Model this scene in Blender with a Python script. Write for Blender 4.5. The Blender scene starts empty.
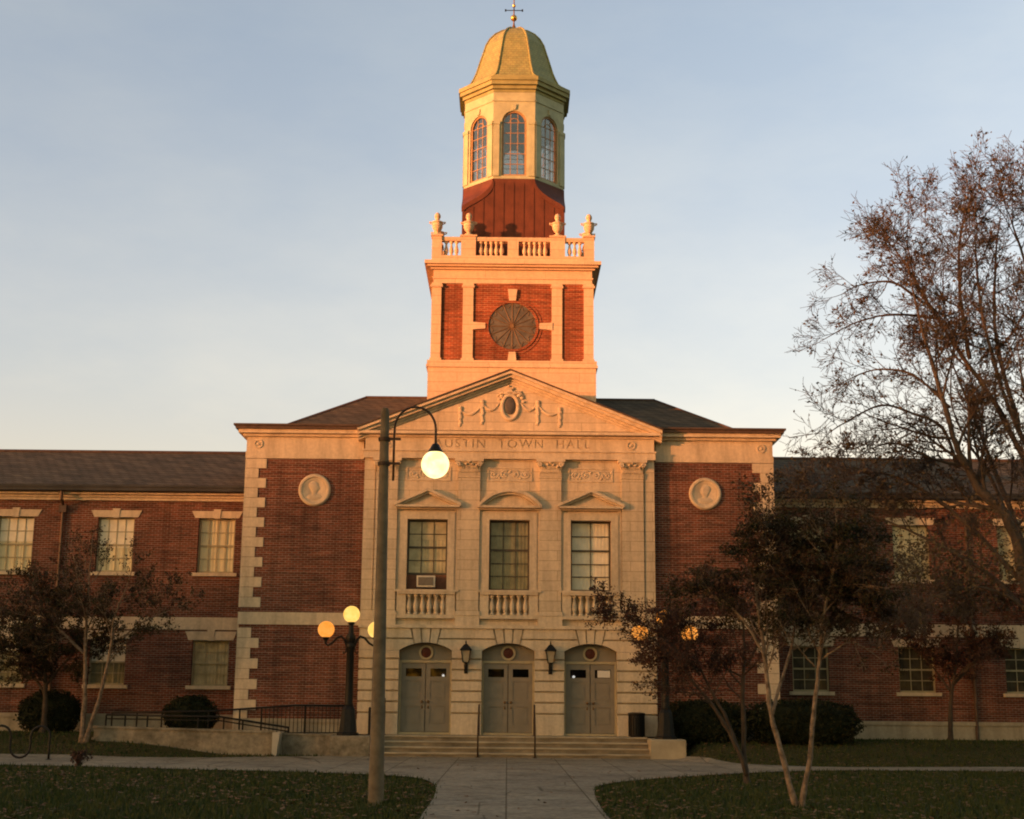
import bpy, bmesh, math, random
from mathutils import Vector, Matrix
R = math.radians
rng = random.Random(7)
scene = bpy.context.scene
COL = scene.collection

# ------------------------------------------------------------------ materials
def new_mat(name):
    m = bpy.data.materials.new(name); m.use_nodes = True
    nt = m.node_tree; nt.nodes.clear()
    out = nt.nodes.new('ShaderNodeOutputMaterial')
    b = nt.nodes.new('ShaderNodeBsdfPrincipled')
    nt.links.new(b.outputs[0], out.inputs[0])
    return m, nt, b, out

def N(nt, t, **kw):
    n = nt.nodes.new(t)
    for k, v in kw.items():
        if hasattr(n, k): setattr(n, k, v)
        else: n.inputs[k].default_value = v
    return n

def mixc(nt, fac, a, b, blend='MIX'):
    n = nt.nodes.new('ShaderNodeMix'); n.data_type = 'RGBA'; n.blend_type = blend
    for i, v in ((0, fac), (6, a), (7, b)):
        if hasattr(v, 'is_output') or isinstance(v, bpy.types.NodeSocket): nt.links.new(v, n.inputs[i])
        elif i == 0: n.inputs[0].default_value = v
        else: n.inputs[i].default_value = (*v, 1) if len(v) == 3 else v
    return n.outputs[2]

def ramp(nt, src, stops):
    r = nt.nodes.new('ShaderNodeValToRGB')
    e = r.color_ramp.elements
    while len(e) < len(stops): e.new(.5)
    for el, (p, c) in zip(e, stops):
        el.position = p; el.color = (*c, 1) if len(c) == 3 else c
    nt.links.new(src, r.inputs[0]); return r.outputs[0]

def noise(nt, vec, scale, detail=4, rough=.55):
    n = N(nt, 'ShaderNodeTexNoise'); n.inputs['Scale'].default_value = scale
    n.inputs['Detail'].default_value = detail; n.inputs['Roughness'].default_value = rough
    if vec is not None: nt.links.new(vec, n.inputs['Vector'])
    return n.outputs[0]

def obj_coord(nt):
    return nt.nodes.new('ShaderNodeTexCoord').outputs['Object']

def wall_uv(nt, vs=1.0):
    """(x+y, z*vs) : works for every axis aligned wall"""
    s = nt.nodes.new('ShaderNodeSeparateXYZ'); nt.links.new(obj_coord(nt), s.inputs[0])
    a = nt.nodes.new('ShaderNodeMath'); a.operation = 'ADD'
    nt.links.new(s.outputs[0], a.inputs[0]); nt.links.new(s.outputs[1], a.inputs[1])
    m = nt.nodes.new('ShaderNodeMath'); m.operation = 'MULTIPLY'
    nt.links.new(s.outputs[2], m.inputs[0]); m.inputs[1].default_value = vs
    c = nt.nodes.new('ShaderNodeCombineXYZ')
    nt.links.new(a.outputs[0], c.inputs[0]); nt.links.new(m.outputs[0], c.inputs[1])
    return c.outputs[0], m.outputs[0]

def bump(nt, b, h, strength=.3, dist=.02):
    n = nt.nodes.new('ShaderNodeBump'); n.inputs['Strength'].default_value = strength
    n.inputs['Distance'].default_value = dist
    nt.links.new(h, n.inputs['Height']); nt.links.new(n.outputs[0], b.inputs['Normal'])

def plain(name, col, rough=.6, metal=0, var=.25, scale=6, spec=.3, bmp=0):
    m, nt, b, _ = new_mat(name)
    v = obj_coord(nt)
    dark = tuple(c*(1-var) for c in col); lite = tuple(min(1, c*(1+var)) for c in col)
    b.inputs['Roughness'].default_value = rough; b.inputs['Metallic'].default_value = metal
    b.inputs['Specular IOR Level'].default_value = spec
    f = noise(nt, v, scale, 5)
    nt.links.new(ramp(nt, f, [(.3, dark), (.7, lite)]), b.inputs['Base Color'])
    if bmp: bump(nt, b, noise(nt, v, scale*4, 4), bmp)
    return m

def brick_mat(name, c1, c2, mortar, bw=.21, rh=.075, ms=.012):
    m, nt, b, _ = new_mat(name)
    uv, z = wall_uv(nt)
    t = N(nt, 'ShaderNodeTexBrick'); nt.links.new(uv, t.inputs['Vector'])
    t.inputs['Color1'].default_value = (*c1, 1); t.inputs['Color2'].default_value = (*c2, 1)
    t.inputs['Mortar'].default_value = (*mortar, 1)
    t.inputs['Scale'].default_value = 1; t.inputs['Mortar Size'].default_value = ms
    t.inputs['Mortar Smooth'].default_value = .2; t.inputs['Bias'].default_value = -.1
    t.inputs['Brick Width'].default_value = bw; t.inputs['Row Height'].default_value = rh
    # coarse uneven courses plus blotches of weathering
    st = nt.nodes.new('ShaderNodeMapping'); st.inputs['Scale'].default_value = (.35, 6, 1)
    nt.links.new(uv, st.inputs[0])
    f = noise(nt, st.outputs[0], 2.2, 5, .7)
    c = mixc(nt, 1, t.outputs[0], ramp(nt, f, [(.34, (.48, .47, .48)), (.64, (1.4, 1.34, 1.28))]), 'MULTIPLY')
    f2 = noise(nt, uv, .55, 4, .6)
    c = mixc(nt, 1, c, ramp(nt, f2, [(.3, (.64, .65, .68)), (.7, (1.2, 1.16, 1.12))]), 'MULTIPLY')
    mq = nt.nodes.new('ShaderNodeMapping'); mq.inputs['Scale'].default_value = (2.6, .16, 1); nt.links.new(uv, mq.inputs[0])
    c = mixc(nt, 1, c, ramp(nt, noise(nt, mq.outputs[0], 1.4, 5, .7), [(.34, (.70, .70, .71)), (.5, (1, 1, 1)), (.8, (1.22, 1.2, 1.2))]), 'MULTIPLY')
    nt.links.new(c, b.inputs['Base Color'])
    b.inputs['Roughness'].default_value = .85; b.inputs['Specular IOR Level'].default_value = .2
    bump(nt, b, t.outputs[1], -.25, .01)
    return m

def stone_mat(name, col, joints=True, row=.33, bw=1.15, ms=.014, stain=.32):
    m, nt, b, _ = new_mat(name)
    uv, z = wall_uv(nt)
    mp = nt.nodes.new('ShaderNodeMapping'); mp.inputs['Scale'].default_value = (1.6, .22, 1)
    nt.links.new(uv, mp.inputs[0])
    f = noise(nt, mp.outputs[0], 2.0, 6, .65)
    c = ramp(nt, f, [(.28, tuple(x*(1-stain) for x in col)), (.55, col), (.8, tuple(min(.9, x*1.12) for x in col))])
    g = noise(nt, obj_coord(nt), 9, 5, .7)
    c = mixc(nt, 1, c, ramp(nt, g, [(.3, (.86, .85, .83)), (.7, (1.1, 1.09, 1.06))]), 'MULTIPLY')
    if joints:
        t = N(nt, 'ShaderNodeTexBrick'); nt.links.new(uv, t.inputs['Vector'])
        t.inputs['Color1'].default_value = (1.04, 1.03, 1.02, 1); t.inputs['Color2'].default_value = (.91, .905, .90, 1)
        t.inputs['Mortar'].default_value = (.62, .58, .53, 1)
        t.inputs['Scale'].default_value = 1; t.inputs['Mortar Size'].default_value = ms
        t.inputs['Mortar Smooth'].default_value = .3
        t.inputs['Brick Width'].default_value = bw; t.inputs['Row Height'].default_value = row
        c = mixc(nt, 1, c, t.outputs[0], 'MULTIPLY')
    nt.links.new(c, b.inputs['Base Color'])
    b.inputs['Roughness'].default_value = .8; b.inputs['Specular IOR Level'].default_value = .25
    bump(nt, b, g, .12, .02)
    return m

def slate_mat(name, c1, c2, vs=2.4, row=.32, bw=.36):
    m, nt, b, _ = new_mat(name)
    uv, z = wall_uv(nt, vs)
    t = N(nt, 'ShaderNodeTexBrick'); nt.links.new(uv, t.inputs['Vector'])
    t.inputs['Color1'].default_value = (*c1, 1); t.inputs['Color2'].default_value = (*c2, 1)
    t.inputs['Mortar'].default_value = (*(x*.35 for x in c1), 1)
    t.inputs['Scale'].default_value = 1; t.inputs['Mortar Size'].default_value = .018
    t.inputs['Brick Width'].default_value = bw; t.inputs['Row Height'].default_value = row
    f = noise(nt, uv, 1.7, 6, .75)
    c = mixc(nt, 1, t.outputs[0], ramp(nt, f, [(.3, (.6, .6, .62)), (.7, (1.35, 1.3, 1.2))]), 'MULTIPLY')
    nt.links.new(c, b.inputs['Base Color']); b.inputs['Roughness'].default_value = .95
    b.inputs['Specular IOR Level'].default_value = .06
    bump(nt, b, t.outputs[1], -.4, .02)
    return m

def glass_mat(name, tint=(.95, .95, .94), refl=.035):
    m, nt, b, out = new_mat(name)
    nt.nodes.remove(b)
    tr = N(nt, 'ShaderNodeBsdfTransparent'); tr.inputs[0].default_value = (*tint, 1)
    gl = N(nt, 'ShaderNodeBsdfGlossy'); gl.inputs['Roughness'].default_value = .03
    mx = N(nt, 'ShaderNodeMixShader'); mx.inputs[0].default_value = refl
    nt.links.new(tr.outputs[0], mx.inputs[1]); nt.links.new(gl.outputs[0], mx.inputs[2])
    nt.links.new(mx.outputs[0], out.inputs[0]); return m

def glow_mat(name, col, strength, col2=None):
    m, nt, b, out = new_mat(name)
    nt.nodes.remove(b)
    e = N(nt, 'ShaderNodeEmission')
    e.inputs['Strength'].default_value = strength
    if col2:
        f = noise(nt, obj_coord(nt), 6, 3)
        nt.links.new(ramp(nt, f, [(.35, col), (.7, col2)]), e.inputs['Color'])
    else: e.inputs['Color'].default_value = (*col, 1)
    nt.links.new(e.outputs[0], out.inputs[0]); return m

def leaf_mat(name, cols, scale=7):
    m, nt, b, _ = new_mat(name)
    v = obj_coord(nt)
    w = N(nt, 'ShaderNodeTexWhiteNoise')
    mp = N(nt, 'ShaderNodeVectorMath'); mp.operation = 'SNAP'
    nt.links.new(v, mp.inputs[0]); mp.inputs[1].default_value = (.13, .13, .13)
    nt.links.new(mp.outputs[0], w.inputs[0])
    f = N(nt, 'ShaderNodeMath'); f.operation = 'MULTIPLY_ADD'
    nt.links.new(noise(nt, v, .9, 2), f.inputs[0]); f.inputs[1].default_value = .75
    s = N(nt, 'ShaderNodeMath'); s.operation = 'MULTIPLY'; s.inputs[1].default_value = .3
    nt.links.new(w.outputs[0], s.inputs[0]); nt.links.new(s.outputs[0], f.inputs[2])
    k = len(cols)
    nt.links.new(ramp(nt, f.outputs[0], [(.3+.45*i/max(1, k-1), c) for i, c in enumerate(cols)]), b.inputs['Base Color'])
    b.inputs['Roughness'].default_value = .7; b.inputs['Specular IOR Level'].default_value = .15
    return m

def ground_mat(name, cols, s1, s2):
    m, nt, b, _ = new_mat(name)
    v = obj_coord(nt)
    c = ramp(nt, noise(nt, v, s1, 6, .65), [(.3, cols[0]), (.5, cols[1]), (.72, cols[2])])
    c = mixc(nt, 1, c, ramp(nt, noise(nt, v, s2, 5, .7), [(.3, (.6, .6, .58)), (.7, (1.35, 1.3, 1.25))]), 'MULTIPLY')
    nt.links.new(c, b.inputs['Base Color']); b.inputs['Roughness'].default_value = .95
    b.inputs['Specular IOR Level'].default_value = .1
    bump(nt, b, noise(nt, v, s2, 5, .7), .5, .03); return m
ground_mat0 = ground_mat
STONE_C = (.63, .525, .39)
M = {}
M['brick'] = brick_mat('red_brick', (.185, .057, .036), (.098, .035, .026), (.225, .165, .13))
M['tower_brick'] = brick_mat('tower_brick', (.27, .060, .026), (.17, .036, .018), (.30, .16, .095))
M['stone'] = stone_mat('limestone_plain', STONE_C, False)
M['ashlar'] = stone_mat('limestone_ashlar', STONE_C, True, .33, 1.6, .011, stain=.26)
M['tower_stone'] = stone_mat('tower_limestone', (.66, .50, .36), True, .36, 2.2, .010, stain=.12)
M['base_stone'] = stone_mat('base_stone', (.40, .34, .25), False, stain=.35)
M['slate'] = slate_mat('roof_slate', (.135, .108, .080), (.085, .076, .062))
M['slate_wing'] = slate_mat('wing_slate', (.135, .112, .086), (.090, .080, .066))
M['gutter'] = plain('gutter_metal', (.10, .062, .045), .5, .2, .3)
M['dark_gutter'] = plain('lead_gutter', (.045, .042, .042), .45, .3, .4, 1.5)
M['cream'] = plain('cream_paint', (.46, .37, .22), .6, 0, .15)
M['cupola_cornice'] = plain('cupola_cornice_paint', (.30, .30, .14), .6, 0, .2, 3)
M['cupola'] = plain('cupola_paint', (.42, .44, .30), .6, 0, .16, 3)
M['sash'] = plain('sash_paint', (.40, .34, .21), .6, 0, .15)
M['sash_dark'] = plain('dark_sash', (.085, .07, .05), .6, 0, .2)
M['sash_orange'] = plain('cupola_sash', (.36, .23, .125), .55, 0, .15)
M['wood'] = plain('red_boards', (.115, .036, .020), .65, 0, .25, 2.5)
M['door'] = plain('door_paint', (.245, .212, .162), .55, 0, .1, 3)
M['door_trim'] = plain('door_trim', (.44, .36, .22), .6, 0, .12)
M['roundel'] = plain('roundel_red', (.10, .025, .014), .6, 0, .3, 12)
M['black'] = plain('black_iron', (.014, .013, .012), .5, .3, .3, 12)
M['iron_brown'] = plain('rusty_pipe', (.055, .035, .025), .6, .3, .3)
M['pole'] = plain('weathered_pole', (.145, .116, .078), .85, 0, .3, 5, bmp=.3)
M['concrete'] = plain('concrete', (.29, .255, .20), .9, 0, .22, 1.4, bmp=.2)
M['old_concrete'] = ground_mat0('stained_concrete', [(.12, .105, .078), (.24, .21, .16), (.34, .30, .23)], 1.1, 5)
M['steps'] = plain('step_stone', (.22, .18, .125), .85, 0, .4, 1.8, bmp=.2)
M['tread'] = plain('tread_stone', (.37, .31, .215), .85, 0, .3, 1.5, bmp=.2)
M['pale_concrete'] = plain('pale_concrete', (.46, .42, .34), .9, 0, .15, 2)
M['glass'] = glass_mat('window_glass')
M['glass_dark'] = glass_mat('door_glass', (.12, .12, .12), .12)
M['glass_cupola'] = glass_mat('cupola_glass', (.85, .83, .80), .2)
M['curtain_cream'] = plain('cream_blind', (.78, .66, .42), .9, 0, .12, 2)
M['curtain_drape'] = plain('olive_drape', (.54, .455, .28), .9, 0, .25, 3)
M['curtain_white'] = plain('white_drape', (.90, .80, .64), .9, 0, .12, 3)
M['curtain_dark'] = plain('dark_drape', (.26, .23, .13), .9, 0, .3, 3)
M['filler_dark'] = plain('unlit_room_drape', (.075, .065, .045), .9, 0, .4, 3)  # drape colour darkened to stand in for an unlit room
M['filler'] = plain('filler_board', (.16, .075, .045), .7, 0, .2)
M['ac'] = plain('appliance_white', (.62, .56, .45), .5, 0, .1)
M['ac_grille'] = plain('appliance_grille', (.22, .2, .17), .6, 0, .2, 30)
M['clock_glass'] = plain('round_glass', (.105, .095, .08), .5, 0, .3, 4, .3)
M['brass'] = plain('brass_bars', (.20, .12, .06), .5, .3, .2)
M['gold'] = plain('gilded_ball', (.75, .45, .12), .3, .9, .1)
M['shield'] = plain('slate_shield', (.09, .08, .075), .6, 0, .3)
M['paper'] = plain('paper_notice', (.75, .72, .66), .8, 0, .05)
M['globe_white'] = glow_mat('lit_white_globe', (1, .71, .25), 1.05, (1, .82, .44))
M['globe_orange'] = glow_mat('lit_amber_globe', (1, .30, .035), .58, (1, .40, .08))
M['globe_yellow'] = glow_mat('lit_yellow_globe', (1, .52, .10), .66, (1, .66, .18))
M['glow_spot'] = glow_mat('pane_glow', (1, .97, .9), 3)
M['lantern_glass'] = plain('lantern_glass', (.34, .29, .2), .2, 0, .15, 8, .5)

def dome_mat():
    m, nt, b, _ = new_mat('weathered_copper_shingle')
    v = obj_coord(nt); s = N(nt, 'ShaderNodeSeparateXYZ'); nt.links.new(v, s.inputs[0])
    at = N(nt, 'ShaderNodeMath'); at.operation = 'ARCTAN2'
    nt.links.new(s.outputs[0], at.inputs[0]); nt.links.new(s.outputs[1], at.inputs[1])
    m3 = N(nt, 'ShaderNodeMath'); m3.operation = 'MULTIPLY'; m3.inputs[1].default_value = 1.6
    nt.links.new(at.outputs[0], m3.inputs[0])
    c = N(nt, 'ShaderNodeCombineXYZ'); nt.links.new(m3.outputs[0], c.inputs[0]); nt.links.new(s.outputs[2], c.inputs[1])
    t = N(nt, 'ShaderNodeTexBrick'); nt.links.new(c.outputs[0], t.inputs['Vector'])
    t.inputs['Color1'].default_value = (.33, .345, .145, 1); t.inputs['Color2'].default_value = (.27, .29, .13, 1)
    t.inputs['Mortar'].default_value = (.25, .21, .09, 1); t.inputs['Scale'].default_value = 1
    t.inputs['Mortar Size'].default_value = .014; t.inputs['Brick Width'].default_value = .19; t.inputs['Row Height'].default_value = .11
    f = noise(nt, v, 3.5, 6, .7)
    col = mixc(nt, 1, t.outputs[0], ramp(nt, f, [(.3, (.7, .78, .75)), (.7, (1.25, 1.2, 1.15))]), 'MULTIPLY')
    nt.links.new(col, b.inputs['Base Color']); b.inputs['Roughness'].default_value = .6
    bump(nt, b, t.outputs[1], -.4, .02); return m
M['dome'] = dome_mat()

def path_mat(name, cols, s1, s2):
    m = ground_mat(name, cols, s1, s2); nt = m.node_tree
    b = next(n for n in nt.nodes if n.type == 'BSDF_PRINCIPLED'); v = obj_coord(nt)
    src = b.inputs['Base Color'].links[0].from_socket
    t = N(nt, 'ShaderNodeTexBrick'); nt.links.new(v, t.inputs['Vector']); t.offset = 0
    t.inputs['Color1'].default_value = (1.06, 1.05, 1.03, 1); t.inputs['Color2'].default_value = (.86, .86, .87, 1)
    t.inputs['Mortar'].default_value = (.42, .40, .36, 1); t.inputs['Scale'].default_value = 1
    t.inputs['Mortar Size'].default_value = .014; t.inputs['Brick Width'].default_value = 1.45; t.inputs['Row Height'].default_value = 1.6
    c = mixc(nt, 1, src, t.outputs[0], 'MULTIPLY')
    w = N(nt, 'ShaderNodeTexVoronoi'); w.feature = 'DISTANCE_TO_EDGE'; w.inputs['Scale'].default_value = .42
    d = mixc(nt, .12, v, N(nt, 'ShaderNodeTexNoise', Scale=1.6).outputs[1], 'ADD'); nt.links.new(d, w.inputs['Vector'])
    c = mixc(nt, 1, c, ramp(nt, w.outputs['Distance'], [(.0, (.45, .43, .4)), (.008, (1, 1, 1))]), 'MULTIPLY')
    c = mixc(nt, 1, c, ramp(nt, noise(nt, v, 1.3, 6, .7), [(.32, (.68, .66, .63)), (.5, (1, 1, 1))]), 'MULTIPLY')
    nt.links.new(c, b.inputs['Base Color']); return m
M['lawn'] = ground_mat('lawn_soil', [(.045, .042, .014), (.062, .055, .020), (.095, .062, .030)], .35, 14)
M['path'] = path_mat('path_concrete', [(.21, .18, .132), (.30, .26, .195), (.35, .31, .235)], .5, 9)
M['grass'] = leaf_mat('grass_blades', [(.024, .040, .010), (.036, .052, .014), (.060, .062, .022)], 2)
M['litter'] = leaf_mat('fallen_leaves', [(.12, .044, .020), (.17, .078, .034), (.20, .125, .06), (.09, .046, .028)], 2)
M['leaf_green'] = leaf_mat('dark_leaves', [(.020, .024, .010), (.034, .032, .015), (.052, .032, .020), (.066, .034, .024)])
M['leaf_red'] = leaf_mat('red_leaves', [(.026, .022, .012), (.050, .026, .018), (.074, .034, .024), (.085, .046, .030)])
M['leaf_brown'] = leaf_mat('brown_leaves', [(.055, .048, .026), (.080, .066, .040), (.092, .072, .048), (.10, .066, .052)])
M['leaf_bush'] = leaf_mat('bush_leaves', [(.010, .014, .006), (.017, .022, .009), (.028, .030, .013)])
M['bark_light'] = plain('pale_bark', (.19, .135, .092), .85, 0, .6, 9, bmp=.6)
M['bark_dark'] = plain('dark_bark', (.062, .045, .032), .9, 0, .35, 4, bmp=.3)
M['bark_big'] = plain('grey_brown_bark', (.085, .066, .054), .9, 0, .35, 2, bmp=.3)
M['far_leaf'] = plain('far_foliage', (.05, .055, .025), .9, 0, .3, .2)

# ------------------------------------------------------------------ mesh builder
class MB:
    def __init__(s): s.v = []; s.f = []; s.xf = None
    def add(s, vs, fs):
        o = len(s.v)
        if s.xf is not None: vs = [s.xf @ Vector(p) for p in vs]
        s.v.extend([tuple(p) for p in vs]); s.f.extend([tuple(i+o for i in f) for f in fs])
    def box(s, x0, x1, y0, y1, z0, z1):
        s.add([(x0,y0,z0),(x1,y0,z0),(x1,y1,z0),(x0,y1,z0),(x0,y0,z1),(x1,y0,z1),(x1,y1,z1),(x0,y1,z1)],
              [(0,3,2,1),(4,5,6,7),(0,1,5,4),(1,2,6,5),(2,3,7,6),(3,0,4,7)])
        return s
    def prism(s, pts, y0, y1):            # polygon in x,z pushed along y
        n = len(pts)
        a = sum(pts[i][0]*pts[(i+1)%n][1]-pts[(i+1)%n][0]*pts[i][1] for i in range(n))
        if a < 0: pts = pts[::-1]
        vs = [(x,y0,z) for x,z in pts]+[(x,y1,z) for x,z in pts]
        fs = [tuple(range(n)), tuple(range(2*n-1, n-1, -1))]
        fs += [(i, n+i, n+(i+1)%n, (i+1)%n) for i in range(n)]
        s.add(vs, fs); return s
    def loft(s, rings, cap=True, close=True):
        n = len(rings[0]); vs = [p for r in rings for p in r]; fs = []
        for k in range(len(rings)-1):
            for i in range(n if close else n-1):
                j = (i+1)%n
                fs.append((k*n+i, k*n+j, (k+1)*n+j, (k+1)*n+i))
        if cap: fs += [tuple(range(n-1,-1,-1)), tuple(range((len(rings)-1)*n, len(rings)*n))]
        s.add(vs, fs); return s
    def tube(s, pts, rad, n=8, cap=True):
        pts = [Vector(p) for p in pts]
        if not isinstance(rad, (list, tuple)): rad = [rad]*len(pts)
        rings = []; ref = None
        for i, p in enumerate(pts):
            d = (pts[min(i+1,len(pts)-1)]-pts[max(i-1,0)])
            if d.length < 1e-9: d = Vector((0,0,1))
            d.normalize()
            if ref is None: ref = Vector((1,0,0)) if abs(d.x) < .8 else Vector((0,1,0))
            u = ref - d*ref.dot(d)
            if u.length < 1e-4: u = d.orthogonal()
            u.normalize(); w = d.cross(u); ref = u
            rings.append([p+(u*math.cos(6.28318*k/n)+w*math.sin(6.28318*k/n))*rad[i] for k in range(n)])
        s.loft(rings, cap); return s
    def lathe(s, prof, c=(0,0,0), n=16, a0=0, ax='z'):
        rings = []
        for r, z in prof:
            ring = []
            for k in range(n):
                a = a0+2*math.pi*k/n
                if ax == 'z': ring.append((c[0]+r*math.cos(a), c[1]+r*math.sin(a), c[2]+z))
                else: ring.append((c[0]+r*math.cos(a), c[1]-z, c[2]+r*math.sin(a)))   # axis points to -y
            rings.append(ring)
        s.loft(rings); return s
    def sphere(s, c, r, n=16, m=10, sc=(1,1,1)):
        rings = []
        for i in range(m+1):
            t = -math.pi/2+math.pi*i/m
            rr = max(r*math.cos(t), 1e-4)
            rings.append([(c[0]+rr*math.cos(6.28318*k/n)*sc[0], c[1]+rr*math.sin(6.28318*k/n)*sc[1], c[2]+r*math.sin(t)*sc[2]) for k in range(n)])
        s.loft(rings); return s
    def ring(s, cx, cz, r0, r1, y0, y1, n=40, a0=0, a1=2*math.pi):
        full = abs(a1-a0) > 6.28
        m = n if full else n+1
        rings = []
        for k in range(m):
            a = a0+(a1-a0)*k/n; c, q = math.cos(a), math.sin(a)
            rings.append([(cx+r0*c,y0,cz+r0*q),(cx+r1*c,y0,cz+r1*q),(cx+r1*c,y1,cz+r1*q),(cx+r0*c,y1,cz+r0*q)])
        if full: rings.append(rings[0])
        s.loft(rings, not full); return s
    def build(s, name, mat=None, parent=None, smooth=False, loc=None):
        me = bpy.data.meshes.new(name); me.from_pydata(s.v, [], s.f); me.validate()
        if mat: me.materials.append(M[mat] if isinstance(mat, str) else mat)
        bm = bmesh.new(); bm.from_mesh(me); bmesh.ops.recalc_face_normals(bm, faces=bm.faces[:]) if len(bm.faces) < 60000 else None
        bm.to_mesh(me); bm.free()
        if smooth:
            me.polygons.foreach_set('use_smooth', [True]*len(me.polygons))
            if smooth == 'auto':
                try: me.set_sharp_from_angle(angle=R(38))
                except Exception: pass
        o = bpy.data.objects.new(name, me); COL.objects.link(o)
        if parent: o.parent = parent
        if loc: o.location = loc
        return o

def tag(o, label=None, cat=None, group=None, kind=None):
    if label: o['label'] = label
    if cat: o['category'] = cat
    if group: o['group'] = group
    if kind: o['kind'] = kind
    return o
def thing(name, label, cat, loc=(0,0,0), group=None, rz=0):
    o = bpy.data.objects.new(name, None); COL.objects.link(o); o.location = loc; o.rotation_euler.z = rz
    o.empty_display_size = .3
    return tag(o, label, cat, group)
def part(src, name, parent, loc=(0,0,0), rz=0):         # a further copy of a part sharing its mesh
    o = src.copy(); COL.objects.link(o); o.name = name; o.parent = parent; o.location = loc; o.rotation_euler = (0,0,rz)
    return o

# ------------------------------------------------------------------ ground
def sm(a, b, t):
    t = max(0, min(1, (t-a)/(b-a))); return t*t*(3-2*t)
def H(x, y):
    if x > 5.3: return .58*sm(5.3, 6.2, x)*sm(-4.8, .3, y)
    if x < -5.6:
        t = sm(7, 13, -x); return .58*sm(-.9-4.1*t, 2.6-1.6*t, y)
    return 0.0
PATH = [(1.49,-24.5),(1.56,-21.08),(1.68,-17.99),(1.95,-15.92),(2.97,-13.8),(4.59,-11.76),(6.37,-9.71),(8.47,-8.22),(11.16,-7.95),(13.7,-7.73),(26,-7.0),(26,-4.6),(14.74,-4.84),(11.85,-5.64),(8.88,-6.39),(7.17,-5.19),(6.23,-3.88),(5.57,-2.19),(5.56,-.2),(-5.45,-.2),(-5.45,-1.75),(-6.66,-2.3),(-8.84,-3.9),(-11.86,-3.9),(-14.79,-3.88),(-26,-4.1),(-26,-9.2),(-12.77,-9.57),(-10.09,-10.13),(-7.39,-11.16),(-4.9,-11.68),(-2.42,-13.07),(-1.7,-14.64),(-1.36,-17.5),(-1.25,-21.46),(-1.25,-24.83),(-1.25,-60),(1.49,-60)]
def in_path(x, y):
    c = False; n = len(PATH); j = n-1
    for i in range(n):
        xi, yi = PATH[i]; xj, yj = PATH[j]
        if (yi > y) != (yj > y) and x < (xj-xi)*(y-yi)/(yj-yi)+xi: c = not c
        j = i
    return c
def smooth_poly(P, it=2):
    for _ in range(it):
        Q = []
        for i in range(len(P)):
            a, b = P[i], P[(i+1)%len(P)]
            Q += [(a[0]*.75+b[0]*.25, a[1]*.75+b[1]*.25), (a[0]*.25+b[0]*.75, a[1]*.25+b[1]*.75)]
        P = Q
    return P
xs = [-400,-120,-60,-40]+[-30+.5*i for i in range(121)]+[40,60,120,400]
ys = [-460,-150,-80,-50]+[-30+.5*i for i in range(73)]+[12,30,100,400]
g = MB(); nx = len(xs)
g.add([(x,y,H(x,y)) for y in ys for x in xs], [(j*nx+i, j*nx+i+1, (j+1)*nx+i+1, (j+1)*nx+i) for j in range(len(ys)-1) for i in range(nx-1)])
lawn = tag(g.build('lawn', 'lawn', smooth=True), 'shaded lawn with brown fallen leaves in front of the town hall', 'lawn', kind='structure')

def make_path():
    bm = bmesh.new()
    vs = [bm.verts.new((x, y, 0)) for x, y in smooth_poly(PATH)]
    bm.faces.new(vs)
    for lo, hi, ax in ((-26, 26, 0), (-60, 0, 1)):
        n = 70
        for k in range(1, n):
            c = lo+(hi-lo)*k/n
            co = (c,0,0) if ax == 0 else (0,c,0); no = (1,0,0) if ax == 0 else (0,1,0)
            bmesh.ops.bisect_plane(bm, geom=bm.verts[:]+bm.edges[:]+bm.faces[:], plane_co=co, plane_no=no)
    for v in bm.verts: v.co.z = H(v.co.x, v.co.y)+.035
    me = bpy.data.meshes.new('path'); bm.to_mesh(me); bm.free(); me.materials.append(M['path'])
    o = bpy.data.objects.new('path', me); COL.objects.link(o)
    return tag(o, 'pale concrete walk leading to the entrance steps and branching left and right', 'path', kind='structure')
make_path()

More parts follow.
